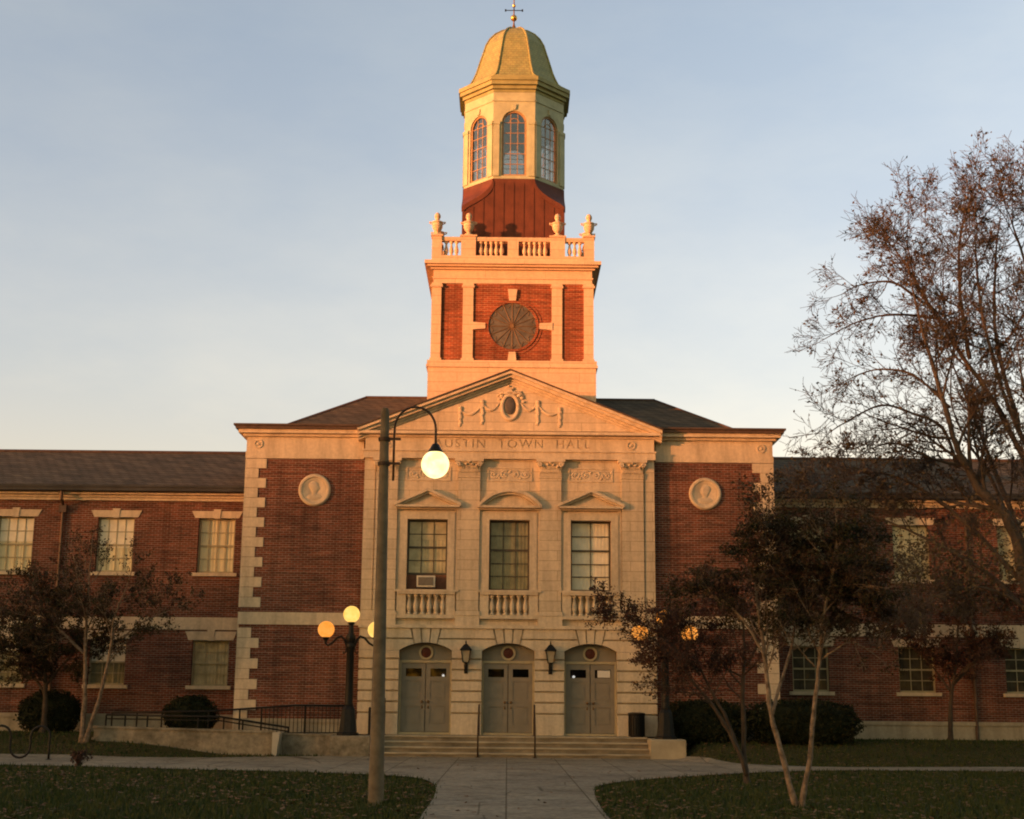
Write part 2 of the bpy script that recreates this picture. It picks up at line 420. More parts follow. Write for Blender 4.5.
def grass():
    mb = MB(); r = random.Random(3)
    n = 0
    while n < 64000:
        d = 19+29*r.random()**1.25; y = -46+d
        x = r.uniform(-1, 1)*(d*.40)
        if y > 3 or in_path(x+r.gauss(0,.045), y+r.gauss(0,.06)) or (-5.6 < x < 5.6 and y > -2): continue
        if x < -5 and y > -1.2 and x > -13: continue
        if -9 < x < 9.2 and y > .2: continue
        n += 1
        z = H(x, y); h = r.uniform(.035, .10)*(1+.3*r.random()); a = r.random()*6.28; w = .010+.008*r.random()+d*.0002
        dx, dy = math.cos(a)*w, math.sin(a)*w; lx, ly = r.uniform(-.04,.04), r.uniform(-.04,.04)
        mb.add([(x-dx,y-dy,z-.005),(x+dx,y+dy,z-.005),(x+lx,y+ly,z+h)], [(0,1,2)])
    tag(mb.build('grass', 'grass'), 'short dull green grass covering the lawns beside the walk', 'grass', kind='stuff')
    mb = MB(); n = 0
    while n < 3900:
        d = 19+28*r.random()**1.2; y = -46+d; x = r.uniform(-1,1)*(d*.40)
        if y > 2.5 or (-5.6 < x < 5.6 and y > -2) or (x < -5 and y > -1.2 and x > -13) or (-9 < x < 9.2 and y > .2): continue
        if in_path(x, y) and r.random() < .955: continue
        # thicker drifts
        q = math.sin(x*1.1+.7)*math.cos(y*.9)+math.sin(x*.37+y*.51)
        if q < r.uniform(-1.6, 1.2): continue
        n += 1; z = H(x, y)+.03+r.random()*.035
        a = r.random()*6.28; w = r.uniform(.025, .05); l = w*r.uniform(1.2, 1.8); t = r.uniform(-.02,.03)
        c, s = math.cos(a), math.sin(a)
        mb.add([(x+c*l,y+s*l,z+t),(x-s*w,y+c*w,z),(x-c*l,y-s*l,z-t*.5+.01),(x+s*w,y-c*w,z)], [(0,1,2,3)])
    tag(mb.build('fallen_leaves', 'litter'), 'brown and russet fallen leaves scattered on the grass', 'leaves', kind='stuff')
grass()

# ------------------------------------------------------------------ town hall
hall = thing('town_hall', 'red brick and limestone town hall with pedimented entrance and orange lit clock tower', 'town hall')
def P(mb, name, mat, parent=hall, smooth=False, label=None):
    o = mb.build(name, mat, parent, smooth)
    if label: o['label'] = label
    return o

def wall_holes(mb, x0, x1, z0, z1, y0, y1, holes):
    X = sorted({x0, x1, *[h[0] for h in holes], *[h[1] for h in holes]}); Z = sorted({z0, z1, *[h[2] for h in holes], *[h[3] for h in holes]})
    for i in range(len(X)-1):
        for j in range(len(Z)-1):
            cx, cz = (X[i]+X[i+1])/2, (Z[j]+Z[j+1])/2
            if any(a < cx < b and c < cz < d for a, b, c, d in holes): continue
            for y in (y0, y1):
                mb.add([(X[i],y,Z[j]),(X[i+1],y,Z[j]),(X[i+1],y,Z[j+1]),(X[i],y,Z[j+1])], [(0,1,2,3)])
    for a, b, c, d in list(holes)+[(x0,x1,z0,z1)]:
        mb.add([(a,y0,c),(b,y0,c),(b,y0,d),(a,y0,d),(a,y1,c),(b,y1,c),(b,y1,d),(a,y1,d)], [(0,1,5,4),(1,2,6,5),(2,3,7,6),(3,0,4,7)])
    return mb

def curtain_mesh(x0, x1, z0, z1, y, pleat=.12, amp=.009):
    mb = MB(); n = max(6, int((x1-x0)/.025)); top = []; bot = []
    ph = rng.random()*6
    for i in range(n+1):
        x = x0+(x1-x0)*i/n; w = amp*math.sin(6.28*x/pleat+ph)*(1+.4*math.sin(x*9+ph))
        bot.append((x,y+w,z0)); top.append((x,y+w*.7,z1))
    mb.loft([bot, top], cap=False, close=False); return mb

def sash_window(cx, z0, z1, w, y, cols, rows_up, rows_dn, mat, curtain, cmat, parent=hall, split=.5, shade=None):
    """double hung sash: frame with glazing bars, one glass mesh, drape"""
    x0, x1 = cx-w/2, cx+w/2; zm = z0+(z1-z0)*split
    mb = MB(); fr = .055
    mb.box(x0,x0+fr,y,y+.09,z0,z1); mb.box(x1-fr,x1,y,y+.09,z0,z1)
    mb.box(x0+fr,x1-fr,y,y+.09,z1-fr,z1); mb.box(x0+fr,x1-fr,y,y+.09,z0,z0+fr*1.2)
    mb.box(x0+fr,x1-fr,y+.01,y+.08,zm-.03,zm+.03)
    for (a, b, rows) in ((zm+.03, z1-fr, rows_up), (z0+fr*1.2, zm-.03, rows_dn)):
        for k in range(1, rows):
            z = a+(b-a)*k/rows; mb.box(x0+fr,x1-fr,y+.028,y+.055,z-.015,z+.015)
        for k in range(1, cols):
            x = x0+fr+(w-2*fr)*k/cols; mb.box(x-.014,x+.014,y+.03,y+.053,a,b)
    wn = mb.build('window', mat, parent)
    gl = MB(); gl.add([(x0+fr,y+.042,z0+fr),(x1-fr,y+.042,z0+fr),(x1-fr,y+.042,z1-fr),(x0+fr,y+.042,z1-fr)], [(0,1,2,3)])
    gl.build('pane', 'glass', wn)
    curtain_mesh(x0+.02, x1-.02, z0+.03, z1, y+.075).build('curtain', cmat, wn, True)
    bk = MB(); bk.add([(x0-.3,y+.6,z0-.3),(x1+.3,y+.6,z0-.3),(x1+.3,y+.6,z1+.3),(x0-.3,y+.6,z1+.3)], [(0,1,2,3)])
    return wn

# ---- wings
LW = [-10.36, -13.94, -17.5, -21.1, -24.7]; RW = [10.56, 14.27, 17.98, 21.7, 25.4]
YW = 3.5
for side, cs in ((-1, LW), (1, RW)):
    xa, xb = (-27, -8.84) if side < 0 else (8.84, 27)
    holes = [(c-.65,c+.65,6.07,8.01) for c in cs]+[(c-.64,c+.64,2.17,3.73) for c in cs]
    P(wall_holes(MB(), xa, xb, 1.19, 4.085, YW, YW+.3, [h for h in holes if h[3] < 5]), 'wing_wall', 'brick')
    P(wall_holes(MB(), xa, xb, 4.515, 8.6, YW, YW+.3, [h for h in holes if h[3] > 5]), 'wing_wall', 'brick')
    P(MB().box(xa, xb, 13.2, 13.5, 0, 9), 'wing_wall', 'brick')
    end = xa if side < 0 else xb
    e = P(MB().prism([(3.81,0),(13.19,0),(13.19,8.9),(8.5,11),(3.81,8.9)], 0, .3), 'end_wall', 'brick')
    e.rotation_euler.z = R(90); e.location.x = end+(.3 if side < 0 else 0)
    P(MB().box(xa, xb, YW-.035, YW+.28, 4.085, 4.515), 'stone_band', 'stone')
    b = MB().box(xa, xb, YW-.08, YW+.3, .3, 1.06); b.box(xa, xb, YW-.12, YW+.3, 1.06, 1.19)
    P(b, 'water_table', 'base_stone')
    b = MB().box(xa, xb, YW-.10, YW+.3, 8.6, 8.70); b.box(xa, xb, YW-.17, YW+.3, 8.70, 8.79); b.box(xa, xb, YW-.32, YW+.3, 8.79, 8.90)
    P(b, 'wing_cornice', 'stone')
    b = MB().prism([(xa,8.9),(xb,8.9),(xb,9.07),(xa,9.07)], YW-.52, YW-.3)
    b.box(xa, xb, YW-.56, YW-.5, 9.02, 9.09)
    b.tube([(xa,YW-.45,8.93),(xb,YW-.45,8.93)], .07, 8)
    P(b, 'gutter', 'dark_gutter')
    r = MB(); r.add([(xa,YW-.45,9.0),(xb,YW-.45,9.0),(xb,8.5,11.22),(xa,8.5,11.22),(xa,13.9,9.0),(xb,13.9,9.0)], [(0,1,2,3),(3,2,5,4)])
    rf = P(r, 'wing_roof', 'slate_wing')
    MB().tube([(xa,8.5,11.22),(xb,8.5,11.22)], .09, 8).build('ridge_cap', 'gutter', rf)
    for i, c in enumerate(cs):
        for up in (True, False):
            z0, z1, w = (6.07, 8.01, 1.30) if up else (2.17, 3.73, 1.28)
            cm = ('curtain_cream' if side < 0 else 'curtain_drape') if up else ('curtain_drape' if i == 0 else 'curtain_dark')
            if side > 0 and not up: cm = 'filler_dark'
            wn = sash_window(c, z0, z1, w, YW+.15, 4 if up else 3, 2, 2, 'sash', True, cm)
            hb = rng.choice((0, 0, .35, .45, .55)) if up else (rng.choice((0, .3, .5)) if side < 0 else 0)
            if hb: MB().box(c-w/2+.06, c+w/2-.06, YW+.200, YW+.206, z1-(z1-z0)*hb, z1-.03).build('roller_blind', 'curtain_white' if rng.random() < .5 else 'curtain_cream', wn)
            # stone sill and flared flat-arch lintel with keystone
            MB().box(c-w/2-.14, c+w/2+.14, YW-.09, YW+.2, z0-.12, z0).build('sill', 'stone', wn)
            t = z1+(.25 if up else .30)
            ln = MB().prism([(c-.78,z1),(c-.10,z1),(c-.135,t),(c-.90,t)], YW-.03, YW+.16)
            ln.prism([(c+.10,z1),(c+.78,z1),(c+.90,t),(c+.135,t)], YW-.03, YW+.16)
            ln.prism([(c-.098,z1-.02),(c+.098,z1-.02),(c+.133,t+.06),(c-.133,t+.06)], YW-.055, YW+.16)
            ln.build('lintel', 'stone', wn)
for x, zt in ((-15.82, 8.9), (16.2, 8.9)):
    b = MB().tube([(x,YW-.42,8.95),(x,YW-.40,8.6),(x,YW-.09,8.35),(x,YW-.09,.55)], .06, 8)
    b.box(x-.13, x+.13, YW-.2, YW-.005, 8.15, 8.42)
    for z in (6.5, 4.8, 2.6): b.box(x-.09, x+.09, YW-.1, YW-.004, z, z+.05)
    P(b, 'downspout', 'gutter')

# ---- pavilion body
PX = 8.82; YP = .35
for s in (-1, 1):
    xi = s*4.80
    a, b_ = sorted((s*PX, xi))
    P(MB().box(a, b_, YP, YP+.3, 4.525, 9.63), 'brick_wall', 'brick')
    P(MB().box(a, b_, YP, YP+.3, 1.12, 4.125), 'brick_wall', 'brick')
    P(MB().box(a-(.03 if s<0 else 0), b_+(.03 if s>0 else 0), YP-.04, YP+.28, 4.125, 4.525), 'stone_band', 'stone')
    w = MB().box(a, b_, YP-.06, YP+.3, 0, 1.0); w.box(a, b_, YP-.10, YP+.3, 1.0, 1.12)
    P(w, 'water_table', 'base_stone')
    x_ = s*PX
    P(MB().box(min(x_,x_-s*.3), max(x_,x_-s*.3), YP+.3, 11.3, 0, 9.9), 'side_wall', 'brick')
    # quoins, long and short by turns, wrapping the corner
    q = MB(); z = .72; k = 0; upper = False
    while z < 9.5:
        h = .33; z1 = min(z+h, 9.63)
        if z > 4.5 and not upper: P(q, 'quoin', 'stone'); q = MB(); upper = True
        if not (z < 4.525 and z1 > 4.1):
            L_ = .68 if k % 2 == 0 else .42
            xo = x_+s*.03; xin = x_-s*L_
            q.box(min(xo,xin), max(xo,xin), YP-.03, YP+.02, z+.006, z1-.006)
            q.box(min(xo,x_-s*.02), max(xo,x_-s*.02), YP+.02, YP+(.42 if k%2==0 else .68), z+.006, z1-.006)
        z = z1; k += 1
    P(q, 'quoin', 'stone')
P(MB().box(-PX, PX, 11.0, 11.3, 0, 9.9), 'brick_wall', 'brick')

def entab(z0, z1, p, s):                 # one side's run of the main entablature, returned round the corner
    mb = MB(); x_ = s*(PX+p)
    a, b_ = sorted((x_, s*4.9)); mb.box(a, b_, YP-p, YP+.3, z0, z1)
    a, b_ = sorted((x_, s*(PX-.1))); mb.box(a, b_, YP+.299, 11.3+p, z0, z1)
    return mb
for s_ in (-1, 1): P(entab(9.64, 9.875, .04, s_), 'architrave', 'stone')
P(MB().box(-4.86, 4.86, -.04, .6, 9.64, 9.875), 'architrave', 'stone')
P(MB().box(-4.89, 4.89, -.08, .6, 9.875, 9.93), 'architrave', 'stone')
for s_ in (-1, 1): P(entab(9.875, 10.38, .02, s_), 'frieze', 'stone')
for s in (-1, 1):
    for x, y in ((s*8.45, YP-.02), (s*4.05, 0)):
        f = MB().ring(x, 10.13, .11, .15, y-.03, y+.01, 20); f.lathe([(.06,.0),(.05,.03),(.001,.04)], (x,y,10.13), 12, 0, 'y')
        P(f, 'rosette', 'stone')
for s_ in (-1, 1): P(entab(10.38, 10.47, .13, s_), 'cornice', 'stone')
for s_ in (-1, 1): P(entab(10.47, 10.60, .27, s_), 'cornice', 'stone')
for s_ in (-1, 1):
    gu = entab(10.60, 10.70, .36, s_); g2 = entab(10.70, 10.76, .42, s_); gu.add(g2.v, g2.f)
    P(gu, 'eave_gutter', 'gutter')
# main hipped roof
zr = 13.0; yr = 6.05
r = MB(); r.add([(-8.05,1.0,10.765),(8.05,1.0,10.765),(8.05,11.1,10.765),(-8.05,11.1,10.765),(-5.5,yr,zr),(5.5,yr,zr)],
                [(0,1,5,4),(1,2,5),(2,3,4,5),(3,0,4)])
rf = P(r, 'hipped_roof', 'slate')
c = MB().tube([(-5.5,yr,zr),(5.5,yr,zr)], .07, 8)
for s in (-1, 1):
    for y in (1.0, 11.1): c.tube([(s*8.05,y,10.765),(s*5.5,yr,zr)], .05, 6)
c.build('ridge_cap', 'gutter', rf)
led = MB().box(-9.1, 9.1, .6, 11.6, 10.5, 10.757); led.box(-9.1,-4.9,.1,.6,10.5,10.757); led.box(4.9,9.1,.1,.6,10.5,10.757)
led.build('eave_ledge', 'gutter', rf)

# ---- stone entrance bay: frieze with the carved name
fz = MB().box(-4.82, 4.82, 0, .5, 9.93, 10.35)
frieze = P(fz, 'frieze', 'stone')
def carve_name():
    cu = bpy.data.curves.new('lettering', 'FONT'); cu.body = 'AUSTIN  TOWN  HALL'; cu.align_x = 'CENTER'; cu.align_y = 'CENTER'
    cu.size = .42; cu.extrude = .055; cu.space_character = 1.25; cu.resolution_u = 3; cu.offset = -.004
    t = bpy.data.objects.new('lettering', cu); COL.objects.link(t)
    bpy.context.view_layer.update()
    w = t.dimensions.x; sx = 5.2/w
    t.rotation_euler = (R(90), 0, 0); t.scale = (sx, 1, 1); t.location = (.09, 0, 10.14)
    bpy.context.view_layer.update()
    dg = bpy.context.evaluated_depsgraph_get()
    me = bpy.data.meshes.new_from_object(t.evaluated_get(dg)); mw = t.matrix_world.copy()
    bpy.data.objects.remove(t)
    me.transform(mw)
    bm = bmesh.new(); bm.from_mesh(me); bmesh.ops.remove_doubles(bm, verts=bm.verts[:], dist=1e-5); bm.to_mesh(me); bm.free()
    k = bpy.data.objects.new('cutter', me); COL.objects.link(k)
    md = frieze.modifiers.new('carve', 'BOOLEAN'); md.object = k; md.operation = 'DIFFERENCE'; md.solver = 'EXACT'
    bpy.context.view_layer.update(); dg = bpy.context.evaluated_depsgraph_get()
    new = bpy.data.meshes.new_from_object(frieze.evaluated_get(dg))
    frieze.modifiers.clear()
    bpy.data.objects.remove(k)
    if len(new.vertices) > 60: frieze.data = new
    print('carved verts', len(new.vertices))
carve_name()
frieze['label'] = 'limestone frieze carved with the words AUSTIN TOWN HALL'

# horizontal cornice, tympanum, raking cornices
b = MB().box(-4.90, 4.90, -.07, .5, 10.35, 10.43); b.box(-5.02, 5.02, -.27, .5, 10.43, 10.52); b.box(-4.95,4.95,-.10,.5,10.52,10.56)
P(b, 'pediment_cornice', 'stone')
ap = 12.60; tip = 10.62; half = 5.02; k_ = (ap-tip)/half
ped = P(MB().prism([(-4.8,10.6),(4.8,10.6),(0,ap-.16)], 0.0, .5), 'pediment', 'ashlar')
def rake(mb, off0, off1, y0, y1):      # band between vertical offsets under the top line
    for s in (-1, 1):
        x1 = half+.05
        za0, za1 = ap-off0, ap-off1
        mb.prism([(0,za0),(0,za1),(s*x1,za1-k_*x1),(s*x1,za0-k_*x1)], y0, y1)
rk = MB(); rake(rk, .0, .10, -.34, .6); rake(rk, .10, .21, -.25, .6); rake(rk, .21, .29, -.12, .6); rake(rk, .29, .37, -.05, .6)
P(rk, 'raking_cornice', 'stone')
rk = MB()
for s in (-1, 1):
    rk.add([(0,-.38,ap+.01),(s*5.1,-.38,ap+.01-k_*5.1),(s*5.1,5.2,ap+.01-k_*5.1),(0,5.2,ap+.01),
            (0,-.38,ap+.05),(s*5.1,-.38,ap+.05-k_*5.1),(s*5.1,5.2,ap+.05-k_*5.1),(0,5.2,ap+.05)],
           [(0,1,2,3),(4,5,6,7),(0,1,5,4),(1,2,6,5),(2,3,7,6),(3,0,4,7)])
P(rk, 'pediment_roof', 'gutter')
# oval shield with ribbons and swags
c = MB().sphere((0,-.02,11.45), .30, 20, 12, (.62,.25,1.0)); P(c, 'shield', 'shield', smooth=True).scale.y = .7
o = MB()
for k in range(33): pass
o.tube([(.27*math.cos(a),-.05,11.42+.40*math.sin(a)*(1.0 if math.sin(a)>0 else 1.08)) for a in [6.28318*k/32 for k in range(33)]], .065, 8)
for (dx, dz, rr) in ((0,.52,.10),(-.14,.46,.09),(.15,.47,.09),(-.28,.36,.08),(.30,.38,.085),(.07,.62,.07),(-.36,.25,.06),(.40,.30,.07),(-.05,.70,.05),(.44,.16,.06)):
    o.sphere((dx,-.05,11.42+dz), rr, 8, 6, (1,.9,.7))
o.tube([(-.44,-.04,11.78),(-.3,-.08,11.9),(-.14,-.08,11.84),(0,-.1,12.0),(.12,-.09,11.86),(.3,-.08,11.92),(.46,-.04,11.76)], [.02,.05,.04,.06,.04,.05,.02], 7)
P(o, 'cartouche', 'stone', smooth=True).scale.y = .6
for s in (-1, 1):
    sw = MB()
    for x, zt, zb in ((.93, 11.55, 10.85), (1.67, 11.32, 10.78)):
        n = 9
        for k in range(n):
            z = zt-(zt-zb)*k/(n-1); sw.sphere((s*x+.02*math.sin(k*2.1),-.03,z), .055*(1-.4*k/n)+.02, 7, 5, (1,.8,1.2))
        sw.sphere((s*x,-.04,zt+.03), .075, 8, 6)
    for (xa, za, xb, zb) in ((.36,11.55,.93,11.55),(.93,11.5,1.67,11.3)):
        pts = []
        for k in range(11):
            t = k/10; pts.append((s*(xa+(xb-xa)*t), -.03, za+(zb-za)*t-.27*(1-(2*t-1)**2)*.9))
        sw.tube(pts, [.02+.045*(1-abs(2*k/10-1)) for k in range(11)], 7)
    P(sw, 'swag', 'stone', smooth=True).scale.y = .55

# ---- upper stage wall between the pilasters
CX = [-2.69, 0.02, 2.71]
holes = [(c-.665, c+.665, 5.29, 7.61) for c in CX]
bal_holes = [(c-.66, c+.66, 4.48, 5.14) for c in CX]
P(wall_holes(MB(), -4.80, 4.80, 4.15, 9.64, .12, .5, holes+bal_holes), 'ashlar_wall', 'ashlar')
P(MB().box(-4.78, 4.78, .62, .8, 0.0, 10.3), 'inner_wall', 'sash_dark')   # the room wall behind, dark coloured to stand in for an unlit room
for sgn in (-1, 1):
    P(MB().box(min(sgn*4.82, sgn*4.5), max(sgn*4.82, sgn*4.462), .05, .49, 4.152, 9.638), 'bay_margin', 'ashlar')
for x in (-4.06, -1.335, 1.365, 4.09):
    b = MB().box(x-.36, x+.36, .0, .13, 4.60, 8.98)
    pl = P(b, 'pilaster', 'ashlar')
    MB().box(x-.42, x+.42, -.05, .13, 4.46, 4.52).box(x-.40, x+.40, -.03, .13, 4.52, 4.60).box(x-.40,x+.40,-.03,.13,4.15,4.46).build('pedestal', 'stone', pl)
    cp = MB().loft([[(x-w,-d,z),(x+w,-d,z),(x+w,.13,z),(x-w,.13,z)] for z, w, d in ((8.98,.36,.0),(9.02,.385,.03),(9.05,.35,.01),(9.3,.35,.02),(9.45,.40,.08),(9.53,.46,.14))])
    cp.box(x-.48, x+.48, -.17, .13, 9.53, 9.635)
    for t in (-1, 1):
        vol = [(x+t*(.36+.075*math.cos(a)*(1-a/14)), -.13, 9.44+.075*math.sin(a)*(1-a/14)) for a in [k*.7 for k in range(14)]]
        cp.tube(vol, .032, 6)
        cp.sphere((x+t*.10,-.09,9.45), .05, 8, 6); cp.sphere((x+t*.24,-.07,9.40), .05, 8, 6)
    cp.sphere((x,-.12,9.53), .06, 8, 6)
    for zc, cnt, hh in ((9.05, 5, .16), (9.18, 4, .17), (9.30, 5, .14)):
        for j in range(cnt):
            xx = x+(j-(cnt-1)/2)*.148
            cp.loft([[(xx-.07,-.02,zc),(xx+.07,-.02,zc),(xx+.07,.0,zc),(xx-.07,.0,zc)],[(xx-.072,-.045,zc+hh*.6),(xx+.072,-.045,zc+hh*.6),(xx+.07,-.005,zc+hh*.6),(xx-.07,-.005,zc+hh*.6)],[(xx-.035,-.09,zc+hh),(xx+.035,-.09,zc+hh),(xx+.035,-.06,zc+hh),(xx-.035,-.06,zc+hh)]])
    cp.build('capital', 'stone', pl)
# carved scroll panels
for c in CX:
    b = MB()
    for (a0,a1,b0,b1) in ((c-.74,c+.74,9.33,9.375),(c-.74,c+.74,8.90,8.945),(c-.74,c-.70,8.945,9.33),(c+.70,c+.74,8.945,9.33)):
        b.box(a0,a1,.07,.13,b0,b1)
    for j in range(4):
        xc = c-.52+j*.347; dr = 1 if j % 2 else -1
        b.tube([(xc+(.145-.009*q)*math.cos(q*.62*dr+j), .105, 9.135+(.145-.009*q)*math.sin(q*.62*dr+j)) for q in range(15)], [.034-.001*q for q in range(15)], 6)
        b.sphere((xc,.10,9.135), .05, 8, 5); b.sphere((xc+.17,.10,9.02+.2*(j%2)), .045, 8, 5)
    cp_ = P(b, 'carved_panel', 'stone', smooth='auto'); cp_.scale.y = .5; cp_.location.y = .0605
# windows with architraves, pediments, balustrades
for i, c in enumerate(CX):
    cm = ('curtain_drape', 'curtain_dark', 'curtain_white')[i]
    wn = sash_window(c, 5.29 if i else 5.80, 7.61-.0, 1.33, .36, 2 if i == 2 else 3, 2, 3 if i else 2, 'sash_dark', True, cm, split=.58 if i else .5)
    if i == 0:
        f = MB().box(c-.665, c-.315, .36, .44, 5.29, 5.79); f.box(c+.30, c+.665, .36, .44, 5.29, 5.79); f.box(c-.315,c+.30,.36,.44,5.29,5.36); f.box(c-.315,c+.30,.36,.44,5.745,5.79)
        f.build('filler_panel', 'filler', wn)
        bl = MB().box(c-.60, c+.60, .408, .414, 6.95, 7.58); bl.build('roller_blind', 'curtain_drape', wn)
    fr = MB()
    for s in (-1, 1):
        a, b_ = sorted((c+s*.665, c+s*.90)); fr.box(a, b_, .04, .13, 5.29, 7.61)
        a, b_ = sorted((c+s*.90, c+s*1.0)); fr.box(a, b_, .075, .13, 5.29, 7.93)
    fr.box(c-.90, c+.90, .04, .13, 7.61, 7.86)
    fr.build('surround', 'stone', wn)
    MB().box(c-1.05, c+1.05, -.06, .36, 5.215, 5.29).build('sill', 'stone', wn)
    pd = MB().box(c-1.0, c+1.0, .0, .13, 7.93, 7.99); pd.box(c-1.06, c+1.06, -.17, .13, 7.99, 8.06)
    if i != 1:
        pd.prism([(c-.98,8.06),(c+.98,8.06),(c,8.50)], .05, .13)
        for s in (-1, 1):
            pd.prism([(c,8.52),(c,8.62),(c+s*1.10,8.13),(c+s*1.10,8.03)], -.19, .13)
            pd.prism([(c,8.45),(c,8.52),(c+s*1.04,8.06),(c+s*.88,8.06)], -.10, .13)
    else:
        Rr = (1.06**2+.54**2)/(2*.54); zc = 8.60-Rr
        a_ = math.asin(1.06/Rr); A0, A1 = math.pi/2-a_, math.pi/2+a_
        pd.prism([(c+(Rr-.1)*math.cos(A0+(A1-A0)*k/16), max(8.06, zc+(Rr-.1)*math.sin(A0+(A1-A0)*k/16))) for k in range(17)], .05, .13)
        pd.ring(c, zc, Rr-.09, Rr+.01, -.19, .13, 20, A0, A1)
        pd.ring(c, zc, Rr-.16, Rr-.09, -.10, .13, 20, A0+.04, A1-.04)
    pd.build('window_pediment', 'stone', wn)
# baluster profile
def baluster_mb(h, r, sq=False, n=10):
    mb = MB()
    pr = [(.9,.0),(.9,.08),(.55,.10),(.5,.14),(.78,.24),(.98,.36),(.85,.50),(.52,.68),(.42,.80),(.55,.86),(.85,.90),(.9,.92),(.9,1.0)]
    mb.lathe([(a*r, b*h) for a, b in pr], n=n); return mb
bal0 = None
for c in CX:
    b = MB().box(c-.95, c+.95, -.04, .13, 5.14, 5.215); b.box(c-.95, c+.95, -.02, .13, 4.36, 4.48)
    b.box(c-.95, c-.655, .02, .13, 4.48, 5.14); b.box(c+.655, c+.95, .02, .13, 4.48, 5.14)
    bs = P(b, 'window_balustrade', 'stone')
    back = MB().box(c-.66, c+.66, .34, .49, 4.48, 5.14); back.build('balustrade_back', 'stone', bs)
    for j in range(6):
        x = c-.55+j*.22
        if bal0 is None: bal0 = baluster_mb(.655, .095).build('baluster', 'stone', bs, True); bal0.location = (x,.11,4.482)
        else: part(bal0, 'baluster', bs, (x,.11,4.482))

# ---- rusticated ground stage with three arched doors
DC = [-2.66, 0.02, 2.69]; DW = .85; ZS = 3.33; RISE = .25
RA = (DW**2+RISE**2)/(2*RISE)
b = MB().box(-4.86, 4.86, -.07, .5, 4.04, 4.12); b.box(-4.84, 4.84, -.03, .5, 4.12, 4.15)
P(b, 'stone_band', 'stone')
def arc(c, a0, a1, rr=RA, n=10):
    zc = ZS+RISE-RA
    return [(c+rr*math.sin(a0+(a1-a0)*k/n), zc+rr*math.cos(a0+(a1-a0)*k/n)) for k in range(n+1)]
TH = math.asin(DW/RA)
hd = [(-4.80,4.04),(-4.80,.66)]
for c in DC: hd += [(c-DW,.66)] + arc(c, -TH, TH) + [(c+DW,.66)]
hd += [(4.80,.66),(4.80,4.04)]
P(MB().prism(hd, .07, .50), 'joint_backing', 'base_stone')
G = .027
edges = [-4.82]+[v for c in DC for v in (c-DW, c+DW)]+[4.84]
piers = [(edges[i], edges[i+1]) for i in range(0, 8, 2)]
zz = [.66, 1.34, 1.69, 2.03, 2.37, 2.71, 3.05, 3.39]
def bblock(mb, x0, x1, z0, z1, y0=0.0, y1=.07, bv=.014):
    mb.loft([[(x0,y1,z0),(x1,y1,z0),(x1,y1,z1),(x0,y1,z1)],[(x0,y0+bv,z0),(x1,y0+bv,z0),(x1,y0+bv,z1),(x0,y0+bv,z1)],[(x0+bv,y0,z0+bv),(x1-bv,y0,z0+bv),(x1-bv,y0,z1-bv),(x0+bv,y0,z1-bv)]])
for (a, b_) in piers:
    ru = MB()
    for k in range(len(zz)-1):
        z1 = zz[k+1]-G if k < len(zz)-2 else min(zz[k+1], ZS)-.002
        bblock(ru, a+.002, b_-.002, zz[k]+(G if k else .0), z1)
    P(ru, 'rusticated_pier', 'stone')
AV = R(13.5); zc = ZS+RISE-RA
def rayx(c, a, z): return c+(z-zc)*math.tan(a)
vo = MB()
for c in DC:
    for (a0, a1) in ((-AV,-AV/3),(-AV/3,AV/3),(AV/3,AV)):
        d = .011
        vo.prism(arc(c, a0+d, a1-d, RA+.002, 4)+[(rayx(c,a1-d,4.04-.002),4.038),(rayx(c,a0+d,4.038),4.038)], .0, .07)
bounds = []
pts = [None]+DC+[None]
for i in range(4):
    l, r_ = pts[i], pts[i+1]
    # lower course : from one arch over the pier to the next
    left = [(-4.82, ZS), (-4.82, 3.70-G)] if l is None else [*arc(l, TH, AV+.01, RA+.002, 6), (rayx(l, AV+.012, 3.70-G), 3.70-G)]
    right = [(4.84, 3.70-G), (4.84, ZS)] if r_ is None else [(rayx(r_, -AV-.012, 3.70-G), 3.70-G), *arc(r_, -AV-.01, -TH, RA+.002, 6)]
    vo.prism(left+right, .0, .07)
    xl = -4.82 if l is None else None; xr = 4.84 if r_ is None else None
    vo.prism([(xl if xl else rayx(l, AV+.012, 3.70+G), 3.70+G), (xl if xl else rayx(l, AV+.012, 4.038), 4.038),
              (xr if xr else rayx(r_, -AV-.012, 4.038), 4.038), (xr if xr else rayx(r_, -AV-.012, 3.70+G), 3.70+G)], .0, .07)
P(vo, 'voussoirs', 'stone')
